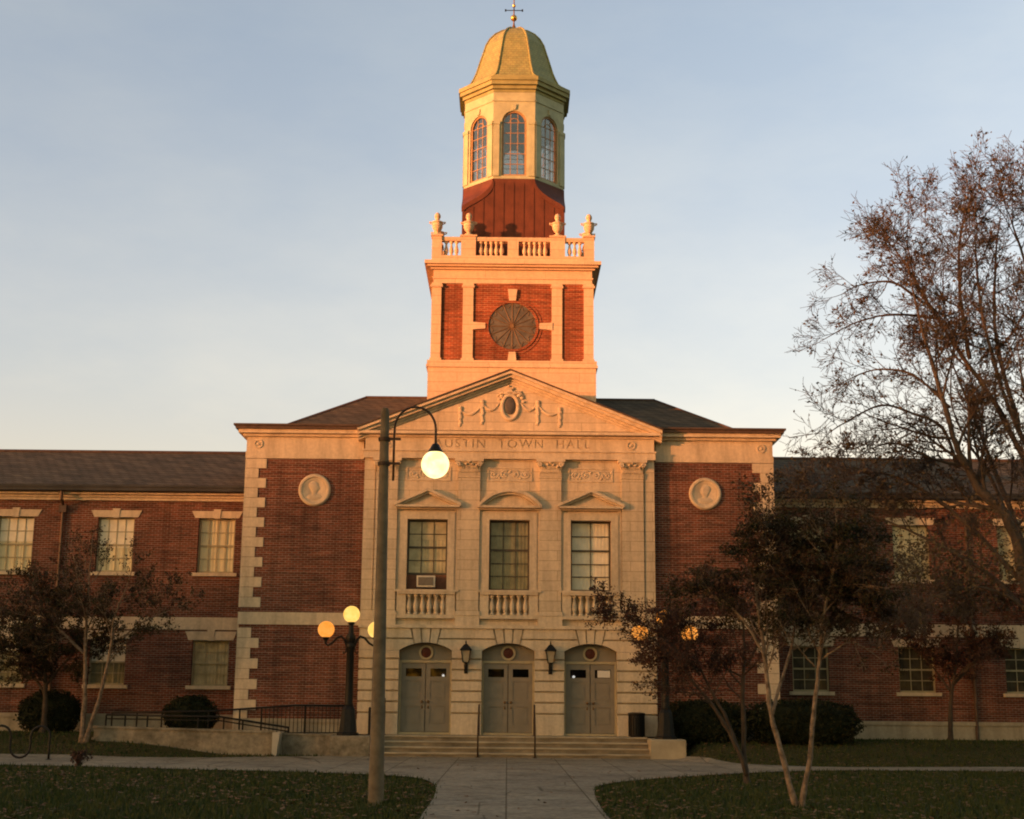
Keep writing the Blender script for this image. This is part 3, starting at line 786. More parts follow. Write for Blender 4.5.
# doors
for i, c in enumerate(DC):
    d = MB().box(c-DW+.002, c-DW+.06, .32, .42, .70, 3.02); d.box(c+DW-.06, c+DW-.002, .32, .42, .70, 3.02)
    d.box(c-DW+.06, c+DW-.06, .32, .42, 2.94, 3.02); d.box(c-DW-.02, c+DW+.02, .1, .5, .662, .735)
    fr = P(d, 'door_frame', 'door_trim')
    MB().prism([(c-DW+.01,3.021)]+arc(c, -TH+.01, TH-.01, RA-.01)+[(c+DW-.01,3.021)], .40, .46).build('tympanum', 'door', fr)
    rn = MB().ring(c, 3.27, .17, .235, .33, .40, 28); rn.build('roundel_ring', 'door_trim', fr)
    MB().lathe([(.17,.0),(.17,.02),(.001,.05)], (c,.40,3.27), 24, 0, 'y').build('roundel', 'roundel', fr)
    for s in (-1, 1):
        x0, x1 = sorted((c+s*.012, c+s*(DW-.062)))
        lf = MB(); w0, w1 = x0+.14, x1-.12; z0, z1 = .745, 2.935
        gz0, gz1 = 2.50, 2.76
        wall_holes(lf, x0, x1, z0, z1, .36, .41, [(w0, w1, gz0, gz1), (w0, w1, .98, 1.56), (w0, w1, 1.78, 2.36)])
        lf.box(w0, w1, .385, .40, .98, 1.56); lf.box(w0, w1, .385, .40, 1.78, 2.36)
        lf.box(w0+.05, w1-.05, .37, .386, 1.03, 1.51); lf.box(w0+.05, w1-.05, .37, .386, 1.83, 2.31)
        door = P(lf, 'door_leaf', 'door')
        pn = MB(); pn.add([(w0,.385,gz0),(w1,.385,gz0),(w1,.385,gz1),(w0,.385,gz1)], [(0,1,2,3)]); pn.build('pane', 'glass_dark', door)
        hx = c+s*.10
        kn = MB().lathe([(.035,.0),(.02,.02),(.02,.05),(.04,.06),(.045,.085),(.02,.11),(.001,.115)], (hx,.36,1.70), 12, 0, 'y'); kn.box(hx-.02,hx+.02,.345,.361,1.48,1.58)
        kn.build('door_knob', 'brass', door, True)
        if i == 2 and s == 1: MB().box(w0+.09, w1-.02, .375, .380, 2.52, 2.74).build('notice', 'paper', door)
        if (i == 0 and s == 1) or (i == 2 and s == -1):
            xx = w1-.10 if i == 0 else w0+.12
            MB().sphere((xx, .46, 2.535), .045, 12, 8).build('pane_glow', 'glow_spot', door)  # small glowing ball behind the pane, a bright spot in the glass

# medallions
for x in (-6.5, 6.54):
    m = MB().lathe([(.54,.0),(.54,.05),(.50,.10),(.44,.10),(.41,.06),(.36,.06),(.34,.045),(.001,.045)], (x,YP+.001,8.58), 40, 0, 'y')
    md = P(m, 'medallion', 'stone', smooth='auto')
    f = MB(); s = 1 if x < 0 else -1
    f.sphere((x,YP-.05,8.66), .17, 18, 12, (.86,.42,1.15)); f.sphere((x-.035*s,YP-.05,8.73), .165, 16, 10, (.95,.40,.92))
    f.sphere((x+.13*s,YP-.06,8.64), .04, 8, 6, (1,.6,1.3)); f.sphere((x,YP-.04,8.46), .10, 12, 8, (.9,.5,1.3)); f.sphere((x,YP-.04,8.34), .15, 16, 8, (1.75,.36,.75))
    f_ = f.build('relief_bust', 'stone', md, True); f_.scale.y = .55; f_.location.y = .45*(YP-.045)

# ------------------------------------------------------------------ tower
TC = (0.05, 6.05); TH_ = 2.95
def rot(k, ang=90): return Matrix.Translation((TC[0], TC[1], 0)) @ Matrix.Rotation(R(ang*k), 4, 'Z')
def sqbox(mb, a, z0, z1): mb.box(TC[0]-a, TC[0]+a, TC[1]-a, TC[1]+a, z0, z1); return mb
P(sqbox(MB(), 3.03, 9.5, 13.5), 'tower_base', 'tower_stone')
b = sqbox(MB(), 3.09, 13.5, 13.60); sqbox(b, 3.06, 13.60, 13.76); P(b, 'tower_base_moulding', 'tower_stone')
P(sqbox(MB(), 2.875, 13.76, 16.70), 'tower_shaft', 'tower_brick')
pa = pb = None
for k in range(4):
    # pilasters: the corner pair as one L-shaped pier, and two inner ones per side
    m_ = MB(); m_.xf = rot(k)
    m_.box(-2.95, -2.60, -2.95, -2.60, 13.76, 16.52); m_.box(-2.98, -2.56, -2.98, -2.56, 13.762, 13.86); m_.box(-3.0,-2.55,-3.0,-2.55,16.52,16.60); m_.box(-2.96,-2.58,-2.96,-2.58,16.60,16.69)
    P(m_, 'corner_pilaster', 'tower_stone')
    for s in (-1, 1):
        m_ = MB(); m_.xf = rot(k); x = s*1.62
        m_.box(x-.19, x+.19, -2.93, -2.78, 13.86, 16.52); m_.box(x-.23, x+.23, -2.96, -2.78, 13.762, 13.86); m_.box(x-.23,x+.23,-2.96,-2.78,16.52,16.60); m_.box(x-.20,x+.20,-2.94,-2.78,16.60,16.69)
        P(m_, 'pilaster', 'tower_stone')
b = sqbox(MB(), 2.90, 16.69, 16.86); sqbox(b, 2.94, 16.86, 16.92); sqbox(b, 2.90, 16.92, 17.20); P(b, 'tower_frieze', 'tower_stone')
b = sqbox(MB(), 3.0, 17.20, 17.27); sqbox(b, 3.12, 17.27, 17.35); sqbox(b, 3.22, 17.35, 17.48); P(b, 'tower_cornice', 'tower_stone')
b = sqbox(MB(), 2.98, 17.48, 17.73); P(b, 'tower_parapet', 'tower_stone')
# round windows on each face
for k in range(4):
    X = rot(k)
    m_ = MB(); m_.xf = X; m_.ring(0, 15.08, .87, .96, -2.925, -2.87, 48); m_.ring(0, 15.08, .96, 1.08, -2.895, -2.87, 48)
    fr = P(m_, 'round_window', 'tower_brick')
    m_ = MB(); m_.xf = X; m_.lathe([(.87,.0),(.87,.01),(.001,.012)], (0,-2.878,15.08), 40, 0, 'y'); m_.build('pane', 'clock_glass', fr)
    m_ = MB(); m_.xf = X
    for j in range(16):
        a = 6.28318*j/16; m_.tube([(.05*math.cos(a),-2.90,15.08+.05*math.sin(a)),(.87*math.cos(a),-2.90,15.08+.87*math.sin(a))], .012, 4)
        a2 = a+6.28318/32; pt = [(.87*math.cos(a),-2.90,15.08+.87*math.sin(a)),(.70*math.cos(a2),-2.90,15.08+.70*math.sin(a2)),(.87*math.cos(a+6.28318/16),-2.90,15.08+.87*math.sin(a+6.28318/16))]
        m_.tube(pt, .008, 4)
    m_.ring(0, 15.08, .0, .07, -2.92, -2.89, 12)
    m_.build('muntin', 'brass', fr)
    for (dx, dz, w, h) in ((0,1.17,.15,.22),(0,-1.17,.15,.20),(1.22,0,.24,.13),(-1.22,0,.24,.13)):
        m_ = MB(); m_.xf = X
        t = 1.15
        if dx == 0:
            s = 1 if dz > 0 else -1
            m_.prism([(-w*.8,15.08+dz-s*h),(w*.8,15.08+dz-s*h),(w*1.12,15.08+dz+s*h),(-w*1.12,15.08+dz+s*h)], -2.955, -2.87)
        else:
            s = 1 if dx > 0 else -1
            m_.prism([(dx-s*w,15.08-h*.8),(dx+s*w,15.08-h*1.1),(dx+s*w,15.08+h*1.1),(dx-s*w,15.08+h*.8)], -2.955, -2.87)
        m_.build('keystone', 'tower_stone', fr)
# balustrade
ball = None
for k in range(4):
    X = rot(k); m_ = MB(); m_.xf = X
    m_.box(-2.66, 2.66, -2.92, -2.70, 18.31, 18.46)
    m_.box(-.20, .20, -2.92, -2.70, 17.73, 18.31)
    for x in (-1.64, 1.64): m_.box(x-.27, x+.27, -2.95, -2.66, 17.73, 18.47)
    m_.box(-2.98, -2.62, -2.98, -2.62, 17.73, 18.47); m_.box(-3.02,-2.58,-3.02,-2.58,18.47,18.53)
    for x in (-1.64, 1.64): m_.box(x-.31, x+.31, -2.99, -2.62, 18.47, 18.53)
    bs = P(m_, 'tower_balustrade', 'tower_stone')
    for x in [-2.46,-2.27,-2.08]+[-1.18+.19*j for j in range(5)]+[.42+.19*j for j in range(5)]+[2.08,2.27,2.46]:
        p = X @ Vector((x,-2.81,17.73))
        if ball is None: ball = baluster_mb(.58,.085,n=8).build('baluster','tower_stone',bs,True); ball.location = p
        else: part(ball, 'baluster', bs, p)
# urns
urn = None
spots = []
for k in range(4):
    for x in (-2.80, -1.64, 1.64): spots.append(rot(k) @ Vector((x, -2.80, 18.53)))
for p in spots:
    if urn is None:
        u = MB().lathe([(.17,0),(.17,.05),(.08,.09),(.065,.14),(.13,.20),(.185,.30),(.195,.40),(.175,.47),(.21,.50),(.21,.53),(.11,.57),(.075,.62),(.085,.66),(.115,.72),(.11,.80),(.07,.87),(.02,.90),(.001,.905)], n=14)
        for s in (-1, 1):
            u.tube([(s*.18,0,.44),(s*.29,0,.49),(s*.30,0,.53),(s*.2,0,.525)], .022, 6)
        urn = u.build('urn', 'tower_stone', hall, 'auto'); urn.location = p
    else: part(urn, 'urn', hall, p)

# cupola: square boarded base swept into an octagon
def oct_ring(a, c, z):
    b_ = a-c
    return [(TC[0]+x, TC[1]+y, z) for x, y in ((-b_,-a),(b_,-a),(a,-b_),(a,b_),(b_,a),(-b_,a),(-a,b_),(-a,-b_))]
A0 = 1.93; CH = A0*(1-math.tan(R(22.5)))
m_ = MB(); rings = [oct_ring(A0, .002, 17.5), oct_ring(A0, .002, 20.02)]
for k in range(1, 13):
    t = k/12
    c_ = CH*(.5-.5*math.cos(math.pi*t**.62)) if t < 1 else CH
    rings.append(oct_ring(A0, max(.004, c_), 20.02+1.10*t))
m_.loft(rings); P(m_, 'cupola_base', 'wood', label='dark red boarded square base of the cupola')
for k in range(4):          # batten joints and the swept moulding
    m_ = MB(); m_.xf = rot(k)
    for j in range(-4, 5): 
        x = j*.38; t = 20.0 if abs(x) > 1.3 else (20.45 if abs(x) > 1.0 else 20.95)
        m_.box(x-.018, x+.018, -A0-.018, -A0+.01, 17.6, t)
    P(m_, 'batten', 'wood')
    m_ = MB(); m_.xf = rot(k); pl_ = []
    for q in range(1, 13):
        t = q/12; c_ = CH*(.5-.5*math.cos(math.pi*t**.62)); pl_.append((A0-c_, 20.02+1.10*t))
    line = [(A0, 19.98)]+pl_
    for s in (-1, 1):
        poly = [(s*x, z) for x, z in line]+[(s*(max(x-.02,0)), z-.20) for x, z in reversed(line)]
        for i2 in range(len(line)-1):
            (xa,za),(xb,zb) = line[i2], line[i2+1]
            m_.prism([(s*xa,za),(s*xb,zb),(s*(xb-.05),zb-.17),(s*(xa-.05),za-.17)], -A0-.03, -A0+.005)
    P(m_, 'swept_moulding', 'wood')
# drum
FW = A0*math.tan(R(22.5)); DZ0, DZ1 = 21.13, 24.65; wh = .47; wz0, wsp = 21.26, 23.43
def oct_solid(mb, a, z0, z1): mb.loft([oct_ring(a, a*(1-math.tan(R(22.5))), z0), oct_ring(a, a*(1-math.tan(R(22.5))), z1)]); return mb
for k in range(8):
    X = rot(k, 45); m_ = MB(); m_.xf = X; y0, y1 = -A0, -A0+.22; f0 = FW-.22*math.tan(R(22.5))
    arcp = [(wh*math.cos(math.pi*(1-q/14)), wsp+wh*math.sin(math.pi*(1-q/14))) for q in range(15)]
    poly = [(-FW,DZ0),(-FW,DZ1),(FW,DZ1),(FW,DZ0),(wh,DZ0),(wh,wz0)]
    # front skin with arched hole, as a ring of one polygon
    outer = [(-FW,DZ1),(-FW,DZ0),(-wh,DZ0)]+arcp+[(wh,DZ0),(FW,DZ0),(FW,DZ1)]
    vs = [(x,y0,z) for x,z in outer]+[(x*(f0/FW if abs(x)>wh+.001 else 1),y1,z) for x,z in outer]; n = len(outer)
    m_.add(vs, [tuple(range(n)), tuple(range(2*n-1,n-1,-1))]+[(i2,(i2+1)%n,n+(i2+1)%n,n+i2) for i2 in range(n)])
    m_.box(-wh+.001, wh-.001, y0+.002, y1, DZ0+.001, wz0)
    wl = P(m_, 'cupola_wall', 'cupola')
    m_ = MB(); m_.xf = X
    for s in (-1, 1):
        xa, xb = sorted((s*(wh+.09), s*(FW-.015))); m_.box(xa, xb, y0-.045, y0-.001, DZ0+.1, 23.32); m_.box(xa-.02, xb+.02, y0-.07, y0-.001, 23.32, 23.45)
    m_.prism([(-.055,23.93),(.055,23.93),(.085,24.15),(-.085,24.15)], y0-.05, y0-.001)
    m_.box(-FW+.02, FW-.02, y0-.03, y0-.001, 24.27, 24.33)
    m_.build('cupola_trim', 'cupola', wl)
    m_ = MB(); m_.xf = X
    m_.ring(0, wsp, wh-.07, wh-.002, y0+.05, y0+.14, 14, 0, math.pi)
    for s in (-1, 1): xa, xb = sorted((s*(wh-.07), s*(wh-.002))); m_.box(xa, xb, y0+.05, y0+.14, wz0, wsp)
    m_.box(-wh+.07, wh-.07, y0+.05, y0+.14, wz0, wz0+.07)
    for x in (-.135, .135): m_.box(x-.014, x+.014, y0+.08, y0+.11, wz0+.07, wsp+.35)
    for j in range(5): z = wz0+.07+(wsp-wz0-.07)*(j+1)/5; m_.box(-wh+.07, wh-.07, y0+.082, y0+.108, z-.013, z+.013)
    m_.ring(0, wsp, .17, .195, y0+.082, y0+.108, 10, 0, math.pi)
    wn = m_.build('cupola_window', 'sash_orange', hall)
    m_ = MB(); m_.xf = X; m_.prism([(-wh+.03,wz0+.03)]+[(x*.93,z) for x, z in arcp]+[(wh-.03,wz0+.03)], y0+.094, y0+.097); m_.build('pane', 'glass_cupola', wn)
b = oct_solid(MB(), A0+.02, 24.65, 24.76); oct_solid(b, A0+.10, 24.76, 24.90); oct_solid(b, A0+.20, 24.90, 25.06); oct_solid(b, A0+.25, 25.06, 25.22); oct_solid(b, A0+.05, 25.22, 25.36)
P(b, 'cupola_cornice', 'cupola_cornice')
prof = [(1.97,25.28),(1.85,25.38),(1.71,25.52),(1.59,25.78),(1.49,26.05),(1.40,26.38),(1.31,26.70),(1.22,27.0),(1.14,27.30),(.99,27.60),(.78,27.86),(.48,28.08),(.22,28.18),(.05,28.23)]
dm = MB(); dm.loft([[(x-TC[0],y-TC[1],z) for x,y,z in oct_ring(a, a*(1-math.tan(R(22.5))), z)] for a, z in prof])
dome = P(dm, 'dome', 'dome'); dome.location = (TC[0], TC[1], 0)
rb = MB()
for q in range(8):
    rb.tube([oct_ring(a+.01, (a+.01)*(1-math.tan(R(22.5))), z+.01)[q] for a, z in prof], .035, 6)
rbo = P(rb, 'dome_rib', 'dome')
fx = 0.0; fy = TC[1]
fn = MB().lathe([(.09,28.3),(.05,28.42),(.03,28.5),(.025,29.0),(.02,30.3),(.005,30.32)], (fx,fy,0), 10)
vane = P(fn, 'finial', 'brass')
MB().sphere((fx,fy,28.74), .135, 16, 10).build('finial_ball', 'gold', vane, True)
m_ = MB().tube([(fx-.32,fy,29.08),(fx+.32,fy,29.08)], .018, 6); m_.tube([(fx,fy-.32,29.08),(fx,fy+.32,29.08)], .018, 6)
for s in (-1, 1): m_.box(fx+s*.34-.03, fx+s*.34+.03, fy-.01, fy+.01, 29.03, 29.13)
m_.build('compass_arms', 'black', vane)
m_ = MB().sphere((fx,fy,29.28), .07, 10, 8); m_.prism([(fx-.45,29.62),(fx-.15,29.66),(fx+.25,29.64),(fx+.3,29.56),(fx+.5,29.69),(fx+.3,29.82),(fx+.25,29.73),(fx-.15,29.72),(fx-.45,29.8)], fy-.012, fy+.012)
m_.build('vane_arrow', 'gold', vane)

# ------------------------------------------------------------------ entrance steps and landing
steps = thing('entrance_steps', 'broad worn stone steps up to the three doors', 'steps')
for k in range(4):
    ya = -.75-.35*k; zt = .655-.1635*k
    MB().box(-4.22, 4.42, ya+.045, (.04 if k == 0 else ya+.35+.045-.001), 0, zt-.055).build('riser', 'steps', steps)
    t_ = MB(); x_ = -4.22
    while x_ < 4.4:
        x2 = min(4.42, x_+rng.uniform(1.5, 2.3)); x2 = 4.42 if 4.42-x2 < .6 else x2
        dz = rng.uniform(-.006, .004); t_.loft([[(x_+.004,ya+.012,zt-.054),(x2-.004,ya+.012,zt-.054),(x2-.004,(.04 if k == 0 else ya+.40),zt-.054),(x_+.004,(.04 if k == 0 else ya+.40),zt-.054)],[(x_+.004,ya,zt-.03),(x2-.004,ya,zt-.03),(x2-.004,(.04 if k == 0 else ya+.394),zt-.03),(x_+.004,(.04 if k == 0 else ya+.394),zt-.03)],[(x_+.004,ya+.015,zt+dz),(x2-.004,ya+.015,zt+dz),(x2-.004,(.04 if k == 0 else ya+.394),zt+dz),(x_+.004,(.04 if k == 0 else ya+.394),zt+dz)]])
        x_ = x2
    t_.build('tread', 'tread', steps)
def block(x0, x1, y0, y1, z1):
    b = MB(); b.loft([[(x0,y0,-.05),(x1,y0,-.05),(x1,y1,-.05),(x0,y1,-.05)],[(x0,y0,z1-.03),(x1,y0,z1-.03),(x1,y1,z1-.03),(x0,y1,z1-.03)],[(x0+.03,y0+.03,z1),(x1-.03,y0+.03,z1),(x1-.03,y1-.03,z1),(x0+.03,y1-.03,z1)]])
    return b
tag(block(-5.42,-4.225,-1.82,.25,.645).build('cheek_block', 'old_concrete'), 'stained stone cheek block under the lamp left of the steps', 'stone block', 'cheek blocks flanking the steps')
tag(block(4.425,5.51,-1.82,.25,.625).build('cheek_block', 'tread'), 'stone cheek block right of the steps beside the litter bin', 'stone block', 'cheek blocks flanking the steps')
for x, y in ((-.89, 'left'), (.865, 'right')):
    h = thing('handrail', 'slim dark metal handrail up the steps on the %s side of the middle door' % y, 'handrail', (x,0,0), 'handrails on the entrance steps')
    MB().tube([(0,-1.80,.03),(0,-1.80,.90),(0,-1.74,.97),(0,-.62,1.60),(0,-.52,1.62),(0,-.42,1.58),(0,-.42,.655)], .026, 8).build('rail', 'iron_brown', h, True)
    MB().box(-.06,.06,-1.86,-1.74,.0,.055).box(-.05,.05,-.47,-.37,.655,.67).build('base_plate', 'iron_brown', h)
# litter bin
bn = thing('litter_bin', 'black slatted litter bin on the landing right of the right door', 'litter bin', (4.12,-.42,.655))
b = MB().lathe([(.20,0),(.215,.03),(.235,.62),(.23,.64)], n=20); bo = b.build('bin_body', 'black', bn, 'auto')
b = MB()
for k in range(20): a = 6.283*k/20; b.box(-.02,.02,-.012,.012,.02,.70); 
b = MB()
for k in range(20):
    a = 6.283*k/20; b.xf = Matrix.Rotation(a,4,'Z'); b.box(-.022,.022,-.262,-.24,.03,.70)
b.build('slat', 'black', bn)
MB().lathe([(.27,.68),(.28,.70),(.28,.74),(.24,.76),(.13,.77),(.12,.75)], n=20).build('lid', 'black', bn, 'auto')

# ------------------------------------------------------------------ wall lanterns
for x, lab in ((-1.345, 'black wall lantern on the pier between the left and middle doors'), (1.385, 'black wall lantern on the pier between the middle and right doors')):
    t = thing('wall_lantern', lab, 'wall lantern', (x,0,2.60), 'lanterns beside the doors')
    b = MB().box(-.06,.06,-.03,-.001,.0,.42); b.tube([(0,-.03,.08),(0,-.16,.10),(0,-.22,.22),(0,-.22,.34)], .022, 8)
    b.build('bracket', 'black', t)
    f = MB().loft([[(-.09,-.31,.34),(.09,-.31,.34),(.09,-.13,.34),(-.09,-.13,.34)],[(-.09,-.31,.36),(.09,-.31,.36),(.09,-.13,.36),(-.09,-.13,.36)]])
    for sx in (-1,1):
        for sy in (-1,1): f.tube([(sx*.09,-.22+sy*.09,.35),(sx*.15,-.22+sy*.15,.74)], .014, 5)
    f.loft([[(-.19,-.41,.73),(.19,-.41,.73),(.19,-.03,.73),(-.19,-.03,.73)],[(-.19,-.41,.76),(.19,-.41,.76),(.19,-.03,.76),(-.19,-.03,.76)],[(-.05,-.27,.93),(.05,-.27,.93),(.05,-.17,.93),(-.05,-.17,.93)]])
    f.lathe([(.05,.92),(.02,.95),(.03,.98),(.005,1.06)], (0,-.22,0), 8)
    f.build('lantern_frame', 'black', t)
    MB().loft([[(-w,-.22-w,z),(w,-.22-w,z),(w,-.22+w,z),(-w,-.22+w,z)] for w, z in ((.08,.362),(.138,.728))]).build('lantern_glass', 'lantern_glass', t)

# ------------------------------------------------------------------ air conditioner
ac = thing('air_conditioner', 'white box air conditioner sticking out of the left upper window', 'air conditioner', (-2.70,.3,5.37))
b = MB().box(-.305,.295,-.30,.16,.0,.37); b.build('housing', 'ac', ac)
g_ = MB().box(-.255,.245,-.31,-.301,.05,.32)
for k in range(9): g_.box(-.255,.245,-.325,-.31,.06+.029*k,.072+.029*k)
g_.build('grille', 'ac_grille', ac)

# ------------------------------------------------------------------ ramp
rp = MB().prism([(-13.0,.3),(-13.0,.5),(-7.2,.60),(-5.45,.62),(-5.45,0),(-7.2,0)], -.95, .22)
tag(rp.build('ramp', 'concrete'), 'concrete access ramp rising to the landing behind the low wall', 'ramp', kind='structure')
w1 = MB().prism([(-12.87,.1),(-12.87,.80),(-7.26,.69),(-7.26,-.1)], -1.2, -.97)
w1.prism([(-12.93,.80),(-12.93,.87),(-7.2,.76),(-7.2,.69)], -1.24, -.95)
tag(w1.build('ramp_wall', 'old_concrete'), 'long stained concrete wall along the ramp, grass at its foot', 'low wall', 'concrete ramp walls')
w3 = MB().prism([(-7.25,-.05),(-7.25,.72),(-7.02,.72),(-7.12,-.05)], -1.55, -.75)
tag(w3.build('wall_end', 'pale_concrete'), 'pale slanted concrete end slab where the two ramp walls meet', 'low wall', 'concrete ramp walls')
w2 = MB().prism([(-7.03,-.1),(-7.03,.64),(-5.43,.60),(-5.43,-.1)], -.97, -.78); w2.prism([(-7.03,.64),(-7.03,.70),(-5.43,.66),(-5.43,.60)], -1.0, -.74)
tag(w2.build('ramp_wall', 'old_concrete'), 'short stained concrete wall between the slanted slab and lamp block', 'low wall', 'concrete ramp walls')
def railing(label, pts, posts, base, y, bal=None, low=None):
    t = thing('ramp_railing', label, 'railing', (pts[0][0], y, 0), 'black ramp railings'); x0 = pts[0][0]
    MB().tube([(x-x0,0,z) for x, z in pts], .032, 8).build('top_rail', 'black', t, True)
    def zt(x):
        for (a,za),(b_,zb) in zip(pts, pts[1:]):
            if a <= x <= b_: return za+(zb-za)*(x-a)/(b_-a)
        return pts[-1][1]
    if low: MB().tube([(x-x0,0,z-low) for x, z in pts], .022, 6).build('low_rail', 'black', t, True)
    for x in posts: MB().tube([(x-x0,0,base(x)),(x-x0,0,zt(x))], .028, 6).build('post', 'black', t)
    if bal:
        a, b_, d = bal; n = int((b_-a)/d)
        for k in range(n+1):
            x = a+k*d; MB().tube([(x-x0,0,base(x)+.08),(x-x0,0,zt(x))], .011, 4).build('bar', 'black', t)
        MB().tube([(a-x0,0,base(a)+.09),(b_-x0,0,base(b_)+.09)], .016, 5).build('bottom_rail', 'black', t)
bs_ = lambda x: .5+.1*(x+13)/5.8 if x < -7.2 else .61
railing('black iron ramp railing with upright bars rising to the lamp', [(-12.7,1.26),(-9.6,1.33),(-6.84,1.54),(-5.1,1.55)], [-12.7,-11.9,-11.1,-9.6,-8.6,-7.9,-6.5,-5.1], bs_, .12, (-7.9,-5.2,.13))
railing('black ramp handrail sloping down along the long low wall', [(-12.6,1.20),(-9.0,1.17),(-6.85,.86)], [-12.6,-12.0,-11.3,-9.7,-8.9,-8.3,-6.86], lambda x: .55 if x < -7 else .6, -.90, None, .12)
for x, y, z1, lab in ((-4.37,-.45,1.46,'short black post at the left end of the landing'), (-3.92,-.30,1.75,'taller black post just behind the street lamp pole')):
    MBp = MB().tube([(0,0,0),(0,0,z1-.66),(0,.05,z1-.63)], .04, 8); MBp.box(-.08,.08,-.08,.08,0,.02)
    o = MBp.build('rail_post', 'black'); o.location = (x,y,.655); tag(o, lab, 'post')

# ------------------------------------------------------------------ lamps
def lamp_standard(x, z0, labl, amber=False):
    t = thing('lamp_standard', labl, 'street lamp', (x,-1.2,z0), 'three-globe lamps flanking the steps')
    b = MB().lathe([(.36,0),(.36,.06),(.30,.10),(.285,.16),(.235,.62),(.21,.80),(.15,.90),(.16,.95)], n=8, a0=R(22.5)); b.build('base', 'black', t)
    p = MB().lathe([(.135,.93),(.125,1.0),(.115,2.65),(.145,2.70),(.145,2.78),(.11,2.84),(.15,2.95),(.15,3.06),(.09,3.15),(.075,3.40),(.11,3.44),(.11,3.50)], n=14); p.build('post', 'black', t, 'auto')
    for s in (-1, 1):
        a = MB().tube([(s*.10,0,2.72),(s*.20,0,2.95),(s*.30,0,3.05),(s*.44,0,3.0),(s*.58,0,2.84),(s*.72,0,2.76),(s*.79,0,2.83),(s*.79,0,2.92)], [.045,.042,.04,.038,.036,.036,.04,.05], 8)
        a.tube([(s*.12,0,2.74),(s*.15,0,2.55),(s*.22,0,2.50),(s*.23,0,2.58)], .022, 6)
        a.lathe([(.04,2.90),(.09,2.96),(.11,3.0),(.13,3.02)], (s*.79,0,0), 12)
        arm = a.build('arm', 'black', t, 'auto')
        MB().sphere((s*.79,0,3.26), .265, 20, 14).build('globe', 'globe_orange' if s < 0 or amber else 'globe_yellow', arm, True)
    MB().sphere((0,0,3.74), .265, 20, 14).build('globe', 'globe_orange' if amber else 'globe_yellow', t, True)
    return t
lamp_standard(-4.96, .645, 'black three-globe lamp standing by the ramp railing, globes in plain view')
lamp_standard(4.96, .625, 'black three-globe lamp half hidden by the dark red-leaved tree', True)
sl = thing('street_lamp', 'tall weathered pole with a hooked arm and one big glowing white globe', 'street lamp', (-2.15,-22.07,0))
MB().tube([(0,0,-.1),(0,0,.05),(-.01,0,2.0),(-.02,0,4.5),(-.03,0,6.62)], [.135,.130,.112,.092,.074], 14).lathe([(.074,6.6),(.06,6.68),(.001,6.70)], (-.03,0,0), 14).build('pole', 'pole', sl, 'auto')
ar = [(.145,-.05,5.40),(.145,-.05,6.18)]
for k in range(1, 15):
    a = math.pi*(1-k/14); ar.append((.145+.36+.36*math.cos(a), -.05, 6.30+.40*math.sin(a)))
ar += [(.865,-.05,6.10),(.865,-.05,6.0)]
arm = MB().tube(ar, .021, 8); armo = arm.build('arm', 'iron_brown', sl, True)
br = MB()
for z in (6.13, 5.70):
    br.box(-.13,.26,-.07,-.03,z-.02,z+.02); br.ring(0,0,0,0,0,0,4) if False else None
    br.lathe([(.105,z-.03),(.105,z+.03)], (-.025,0,0), 14)
br.build('bracket', 'iron_brown', sl)
MB().lathe([(.03,6.06),(.06,6.04),(.095,5.97),(.12,5.94),(.13,5.90)], (.865,-.05,0), 16).build('lamp_cap', 'black', sl, True)
MB().sphere((.865,-.05,5.69), .243, 28, 18).build('globe', 'globe_white', sl, True)

# ------------------------------------------------------------------ bike rack
bk = thing('bike_rack', 'black wave-shaped bicycle rack beside the left walk', 'bike rack', (-13.3,-6.4,H(-13.3,-6.4)))
legs = [.73-.265*2*0, .20, -.35, -.90, -1.45, -2.0, -2.55]
pts = [(.73,0,-.05),(.73,0,.3),(.73,0,.62)]
for k in range(len(legs)-1):
    a, b_ = legs[k], legs[k+1]; up = k % 2 == 0; zc = .66 if up else .36
    pts += [((a+b_)/2+(a-b_)/2*math.cos(q), 0, zc+(1 if up else -1)*abs(a-b_)/2*math.sin(q)) for q in [math.pi*m/10 for m in range(11)]]
pts += [(-2.55,0,.2),(-2.55,0,-.05)]
MB().tube(pts, .032, 8).build('wave_tube', 'black', bk, True)
MB().lathe([(.09,.02),(.09,.045),(.04,.06)], (.73,0,0), 10).lathe([(.09,.02),(.09,.045),(.04,.06)], (-2.55,0,0), 10).build('foot', 'black', bk)

